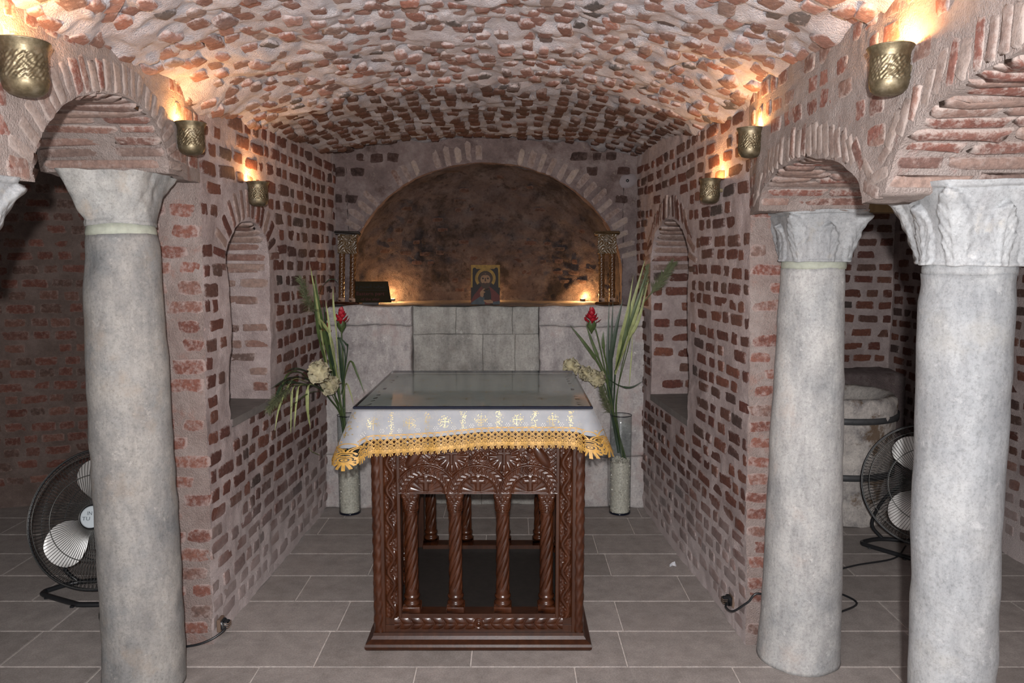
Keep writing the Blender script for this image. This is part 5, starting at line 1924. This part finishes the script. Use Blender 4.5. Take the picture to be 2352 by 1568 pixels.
# --- right vase
red_flower('red flower on a tall stem in right vase', [(1438, 1055, 4.80), (1412, 960, 4.78), (1392, 860, 4.72), (1372, 770, 4.70), (1362, 745, 4.70)], (1359, 727, 4.70), .082)
leaves('strap_leaf_bunch', 'dark green strap leaves fanning out of right vase', 'leaves', [
    ([(1420, 1040, 4.80), (1402, 930, 4.78), (1396, 830, 4.74), (1399, 692, 4.74)], .013, 'leaf_dark'),
    ([(1424, 1040, 4.80), (1406, 930, 4.78), (1404, 800, 4.72), (1408, 690, 4.70)], .010, 'leaf_dark'),
    ([(1410, 960, 4.78), (1401, 850, 4.74), (1412, 770, 4.70), (1431, 685, 4.68)], .015, 'leaf_dark'),
    ([(1402, 900, 4.76), (1376, 838, 4.70), (1344, 790, 4.66), (1309, 746, 4.64)], .011, 'leaf_mid'),
    ([(1400, 880, 4.76), (1378, 830, 4.68), (1362, 790, 4.66), (1345, 742, 4.64)], .010, 'leaf_mid'),
    ([(1398, 860, 4.74), (1388, 810, 4.68), (1385, 780, 4.66), (1386, 760, 4.66)], .010, 'leaf_mid'),
    ([(1400, 872, 4.74), (1425, 886, 4.66), (1450, 889, 4.62), (1478, 874, 4.60)], .006, 'leaf_dark')],
    stem=[(1436, 1058, 4.80), (1412, 960, 4.79), (1400, 890, 4.75)])
leaves('grass_spray', 'sheaf of pale green grass blades leaning right out of right vase', 'grass', [
    ([(1413, 860, 4.76), (1420, 800, 4.70), (1440, 720, 4.64), (1455, 632, 4.64)], .010, 'leaf_pale'),
    ([(1413, 860, 4.76), (1426, 790, 4.66), (1452, 700, 4.60), (1482, 595, 4.60)], .012, 'leaf_pale'),
    ([(1414, 858, 4.76), (1432, 790, 4.64), (1458, 710, 4.58), (1487, 620, 4.58)], .012, 'leaf_mid'),
    ([(1415, 855, 4.74), (1438, 790, 4.62), (1462, 720, 4.56), (1478, 660, 4.54)], .011, 'leaf_pale'),
    ([(1414, 850, 4.74), (1428, 800, 4.60), (1440, 750, 4.56), (1450, 690, 4.54)], .011, 'leaf_mid'),
    ([(1416, 850, 4.74), (1444, 780, 4.58), (1468, 730, 4.54), (1490, 640, 4.52)], .010, 'leaf_pale'),
    ([(1450, 748, 4.58), (1452, 790, 4.56), (1448, 850, 4.56), (1445, 890, 4.56)], .004, 'leaf_pale')],
    stem=[(1428, 1050, 4.82), (1410, 960, 4.80), (1411, 900, 4.78), (1413, 850, 4.76)])
plume('soft grass plume leaning far right above right vase', [(1432, 1050, 4.80), (1416, 930, 4.78), (1440, 790, 4.66), (1470, 710, 4.58), (1494, 675, 4.56)], [(1492, 678, 4.56), (1520, 640, 4.54), (1545, 605, 4.52)], .12, .036, 420)
plume('soft grass plume upright over the sheaf in right vase', [(1430, 1050, 4.80), (1414, 930, 4.78), (1445, 790, 4.64), (1470, 690, 4.60)], [(1470, 690, 4.60), (1480, 650, 4.6), (1487, 612, 4.6)], .09, .026, 260)
plume('dark drooping plume low beside right vase rim', [(1434, 1050, 4.80), (1408, 950, 4.76), (1392, 915, 4.70)], [(1402, 950, 4.72), (1388, 915, 4.68), (1379, 880, 4.66)], .075, .030, 320)
cream_flower('cream cloth flower behind the table corner, left of right vase', (1312, 842, 4.70), .072, [(1430, 1040, 4.80), (1410, 950, 4.78), (1365, 870, 4.74), (1325, 846, 4.72)])
cream_flower('cream cloth flower nearest the right vase stems', (1372, 866, 4.66), .074, [(1432, 1040, 4.80), (1409, 955, 4.76), (1390, 890, 4.70), (1375, 866, 4.68)])
cream_flower('cream cloth flower between two others beside right vase', (1344, 856, 4.70), .070, [(1428, 1040, 4.80), (1408, 950, 4.77), (1372, 875, 4.74), (1348, 854, 4.72)])

# ================================================================== FLOOR FANS
def fan(label, loc, rz, tiltx, spin):
    t = thing('floor_fan', label, 'fan', loc, (0, 0, rz), group='black floor fans')
    hz = .395; R = .328
    # the head looks along -y and is tipped back a little
    head = Matrix.Translation((0, 0, hz)) @ Matrix.Rotation(tiltx, 4, 'X')
    def guard(front):
        mb = MB()
        s = -1 if front else 1
        def prof(r):
            return s * (.075 * math.sqrt(max(0, 1 - (r / R) ** 2.6)) + .004)
        r0 = .055 if front else .075
        NW = 110
        for k in range(NW):
            a = 2 * PI * k / NW
            pts = []
            for q in range(9):
                r = lerp(r0, R, (q / 8) ** .8)
                tw = a + .10 * (1 - q / 8) * (1 if front else -1)
                pts.append((r * math.cos(tw), prof(r), r * math.sin(tw)))
            mb.tube(pts, .0012, 4, cap=False)
        for rr_, th in ((R * .985, .002), (R * .885, .0016), (R * .60, .0022), (r0 + .004, .003)):
            mb.tube([(rr_ * math.cos(a), prof(rr_), rr_ * math.sin(a)) for a in np.linspace(0, 2 * PI, 73)], th, 5, cap=False)
        return mb
    o = guard(True).build('front_guard', M['chrome_wire'], t); o.matrix_basis = head
    o = guard(False).build('rear_guard', M['black_tube'], t); o.matrix_basis = head
    mb = MB(); mb.tube([(R * math.cos(a), 0, R * math.sin(a)) for a in np.linspace(0, 2 * PI, 97)], .0055, 8, cap=False)
    o = mb.build('guard_rim', M['black_plastic'], t); o.matrix_basis = head
    for k in range(3):
        a0 = spin + k * 2 * PI / 3
        rows = []
        for i in range(14):
            f = i / 13
            r = lerp(.052, .278, f)
            row = []
            for j in range(12):
                g_ = j / 11
                half = .62 * (math.sin(PI * min(1, .10 + f * .80)) ** .55) * (.90 - .10 * f)
                rr_ = r * (1 - .06 * abs(g_ * 2 - 1) ** 2 * f)
                a = a0 + (g_ - .45) * 2 * half + .25 * f
                row.append((rr_ * math.cos(a), .034 * (g_ - .5) * 2 * (1 - .35 * f) - .012, rr_ * math.sin(a)))
            rows.append(row)
        mb = MB(); mb.grid(np.array(rows)); o = mb.build('blade', M['fan_blade'], t); o.matrix_basis = head
    mb = MB(); mb.lathe([(.062, -.03), (.064, .0), (.058, .028), (.02, .034)], 32)
    o = mb.build('hub', M['black_plastic'], t); o.matrix_basis = head @ Matrix.Rotation(PI / 2, 4, 'X')
    mb = MB(); mb.lathe([(.060, -.06), (.078, -.05), (.080, .05), (.066, .075), (.03, .085)], 32)
    o = mb.build('motor', M['black_plastic'], t); o.matrix_basis = head @ Matrix.Translation((0, .10, 0)) @ Matrix.Rotation(-PI / 2, 4, 'X')
    mb = MB(); mb.lathe([(.056, .0), (.058, .004), (.056, .010), (.050, .0125)], 40)
    bd = mb.build('badge_rim', M['black_plastic'], t); bd.matrix_basis = head @ Matrix.Translation((0, -.074, 0)) @ Matrix.Rotation(PI / 2, 4, 'X')
    mb = MB(); mb.lathe([(.050, .0), (.050, .013), (.044, .0145), (.001, .015)], 40)
    bd2 = mb.build('badge', M['fan_badge'], t); bd2.matrix_basis = head @ Matrix.Translation((0, -.074, 0)) @ Matrix.Rotation(PI / 2, 4, 'X')
    text_obj('lettering', 'IN', .024, 'fan_text', bd2, (-.020, .008, .0152), (0, 0, 0), 'LEFT')
    text_obj('lettering', 'TU', .024, 'fan_text', bd2, (-.040, -.016, .0152), (0, 0, 0), 'LEFT', sx=1.2)
    # tubular floor stand and yoke
    r = .0125
    base = [(.02, .20, r), (-.20, .16, r), (-.295, .075, r), (-.305, .045, r), (-.285, .015, r), (-.10, -.085, r), (-.06, -.10, r), (.06, -.10, r), (.10, -.085, r), (.285, .015, r), (.305, .045, r), (.295, .075, r), (.20, .16, r), (.02, .20, r)]
    mb = MB(); mb.tube(bez(base, 5), r, 10, cap=False); mb.build('stand_tube', M['black_tube'], t)
    mb = MB()
    for s in (-1, 1):
        mb.tube(bez([(s * .20, .16, r), (s * .26, .15, .10), (s * .20, .14, .26), (s * .085, .125, .39)], 6), .010, 8)
    mb.build('yoke', M['black_tube'], t)
    for x_, y_ in ((-.27, .0), (-.10, -.10), (.10, -.10), (.27, .0)):
        mb = MB(); mb.box(x_ - .009, x_ + .009, y_ - .009, y_ + .009, 0, .010, .002); mb.build('rubber_foot', M['black_plastic'], t, smooth=False)
    mb = MB(); mb.lathe([(.016, 0), (.018, .004), (.017, .02), (.010, .024)], 16)
    o = mb.build('side_knob', M['black_plastic'], t); o.matrix_basis = Matrix.Translation((-.10, .125, .392)) @ Matrix.Rotation(-PI / 2, 4, 'Y')
fan('black floor fan with silver blades behind left column', (-1.950, 3.53, 0), .05, -.36, 1.55)
fan('black floor fan beside stone basin, half hidden by right column', (2.25, 4.05, 0), -.42, -.25, -.30)

# ================================================================== STONE BASIN
bs = thing('stone_basin', 'round mottled stone basin with two iron bands in right aisle', 'basin', (2.055, 4.845, 0))
n, prof = 90, [(.350, 0), (.352, .02), (.356, .25), (.362, .50), (.370, .66), (.374, .73), (.366, .765), (.345, .778), (.320, .770), (.300, .742), (.270, .70), (.15, .66), (.002, .65)]
zz, rr_ = [], []
for i in range(len(prof) - 1):
    k = max(1, int(math.hypot(prof[i + 1][0] - prof[i][0], prof[i + 1][1] - prof[i][1]) / .022))
    for q in range(k):
        zz.append(lerp(prof[i][1], prof[i + 1][1], q / k)); rr_.append(lerp(prof[i][0], prof[i + 1][0], q / k))
zz.append(prof[-1][1]); rr_.append(prof[-1][0])
th = np.linspace(0, 2 * PI, n, endpoint=False)
P = np.stack([np.outer(np.cos(th), rr_), np.outer(np.sin(th), rr_), np.repeat(np.array(zz)[None, :], n, 0)], -1)
P = disp(P + 20, [(6, .012), (20, .007)]) - 20
P[..., 2] = np.maximum(P[..., 2], 0)
mb = MB(); mb.grid(P, closeu=True); mb.build('bowl', M['basin'], bs)
for z_, r_ in ((.655, .377), (.310, .366)):
    mb = MB(); mb.lathe([(r_ - .004, z_ - .019), (r_ + .005, z_ - .019), (r_ + .006, z_ + .019), (r_ - .004, z_ + .019)], 72, cap=False)
    mb.build('iron_band', M['iron'], bs)

# ================================================================== CORDS, SOCKETS, SCRAPS
def cord(label, pts, plug, wallx, sg2):
    t = thing('power_cord', label, 'cord', tuple(pts[-1]))
    mb = MB(); mb.tube(bez(pts, 8), .0048, 8); local(t, mb).build('cable', M['black_plastic'], t)
    mb = MB()
    x, y, z = plug
    mb.box(x - .016, x + .016, y - .017, y + .017, z - .015, z + .015, .005)
    mb.box(x + sg2 * .012 - .010, x + sg2 * .012 + .010, y - .021, y + .021, z - .020, z + .020, .004)
    local(t, mb).build('plug', M['black_plastic'], t)
    mb = MB()
    for q in (-.008, .0, .008):
        mb.box(x - .0175, x + .0175, y - .0175, y + .0175, z + q - .0015, z + q + .0015, .0005)
    local(t, mb).build('plug_grip', M['socket'], t)
    s = thing('wall_socket', ('wall socket low on %s brick wall, with plug pushed in' % ('left' if sg2 < 0 else 'right')), 'socket', (x + sg2 * .026, y, z))
    mb = MB(); mb.box(-.004, .012, -.027, .027, -.027, .027, .003); mb.build('plate', M['socket'], s, smooth=False)
cord('black power cord running from left wall socket to the left fan',
     [(-1.208, 3.100, .066), (-1.215, 3.08, .055), (-1.255, 3.05, .035), (-1.32, 3.035, .018), (-1.42, 3.04, .008), (-1.62, 3.062, .007), (-1.85, 3.30, .007), (-1.95, 3.60, .007), (-1.93, 3.72, .04)], (-1.212, 3.112, .074), -1.25, -1)
cord('black power cord running from right wall socket to the right fan',
     [(.938, 3.225, .112), (.928, 3.19, .108), (.932, 3.10, .135), (.975, 3.052, .195), (1.03, 3.045, .235), (1.20, 3.05, .12), (1.38, 3.10, .02), (1.42, 3.30, .007), (1.616, 3.452, .007), (1.555, 3.62, .007), (1.56, 3.76, .007), (1.80, 3.90, .007), (2.06, 4.00, .007), (2.2, 4.15, .02)], (.940, 3.240, .120), .97, 1)
pp = thing('paper_scrap', 'small crumpled white paper scrap on floor by right wall', 'paper', (.848, 3.91, 0))
mb = MB()
mb.grid(np.array([[(-.018, -.012, .001), (-.014, .010, .006)], [(-.004, -.014, .010), (-.002, .008, .018)], [(.010, -.010, .004), (.014, .012, .022)], [(.018, -.006, .001), (.020, .008, .004)]]))
mb.build('sheet', M['paper'], pp, smooth=False)
mb = MB()
mb.grid(np.array([[(-.016, -.014, .001), (-.002, -.020, .009)], [(.0, -.006, .002), (.010, -.012, .012)]]))
mb.build('folded_corner', M['paper'], pp, smooth=False)
mb = MB(); mb.box(1.36, 2.74, 3.40, 3.52, 1.815, 1.862, .004)
bm_ = mb.build('tie_beam', M['beam'], smooth=False)
tag(bm_, 'old brown timber beam crossing right aisle at capital height', 'beam')
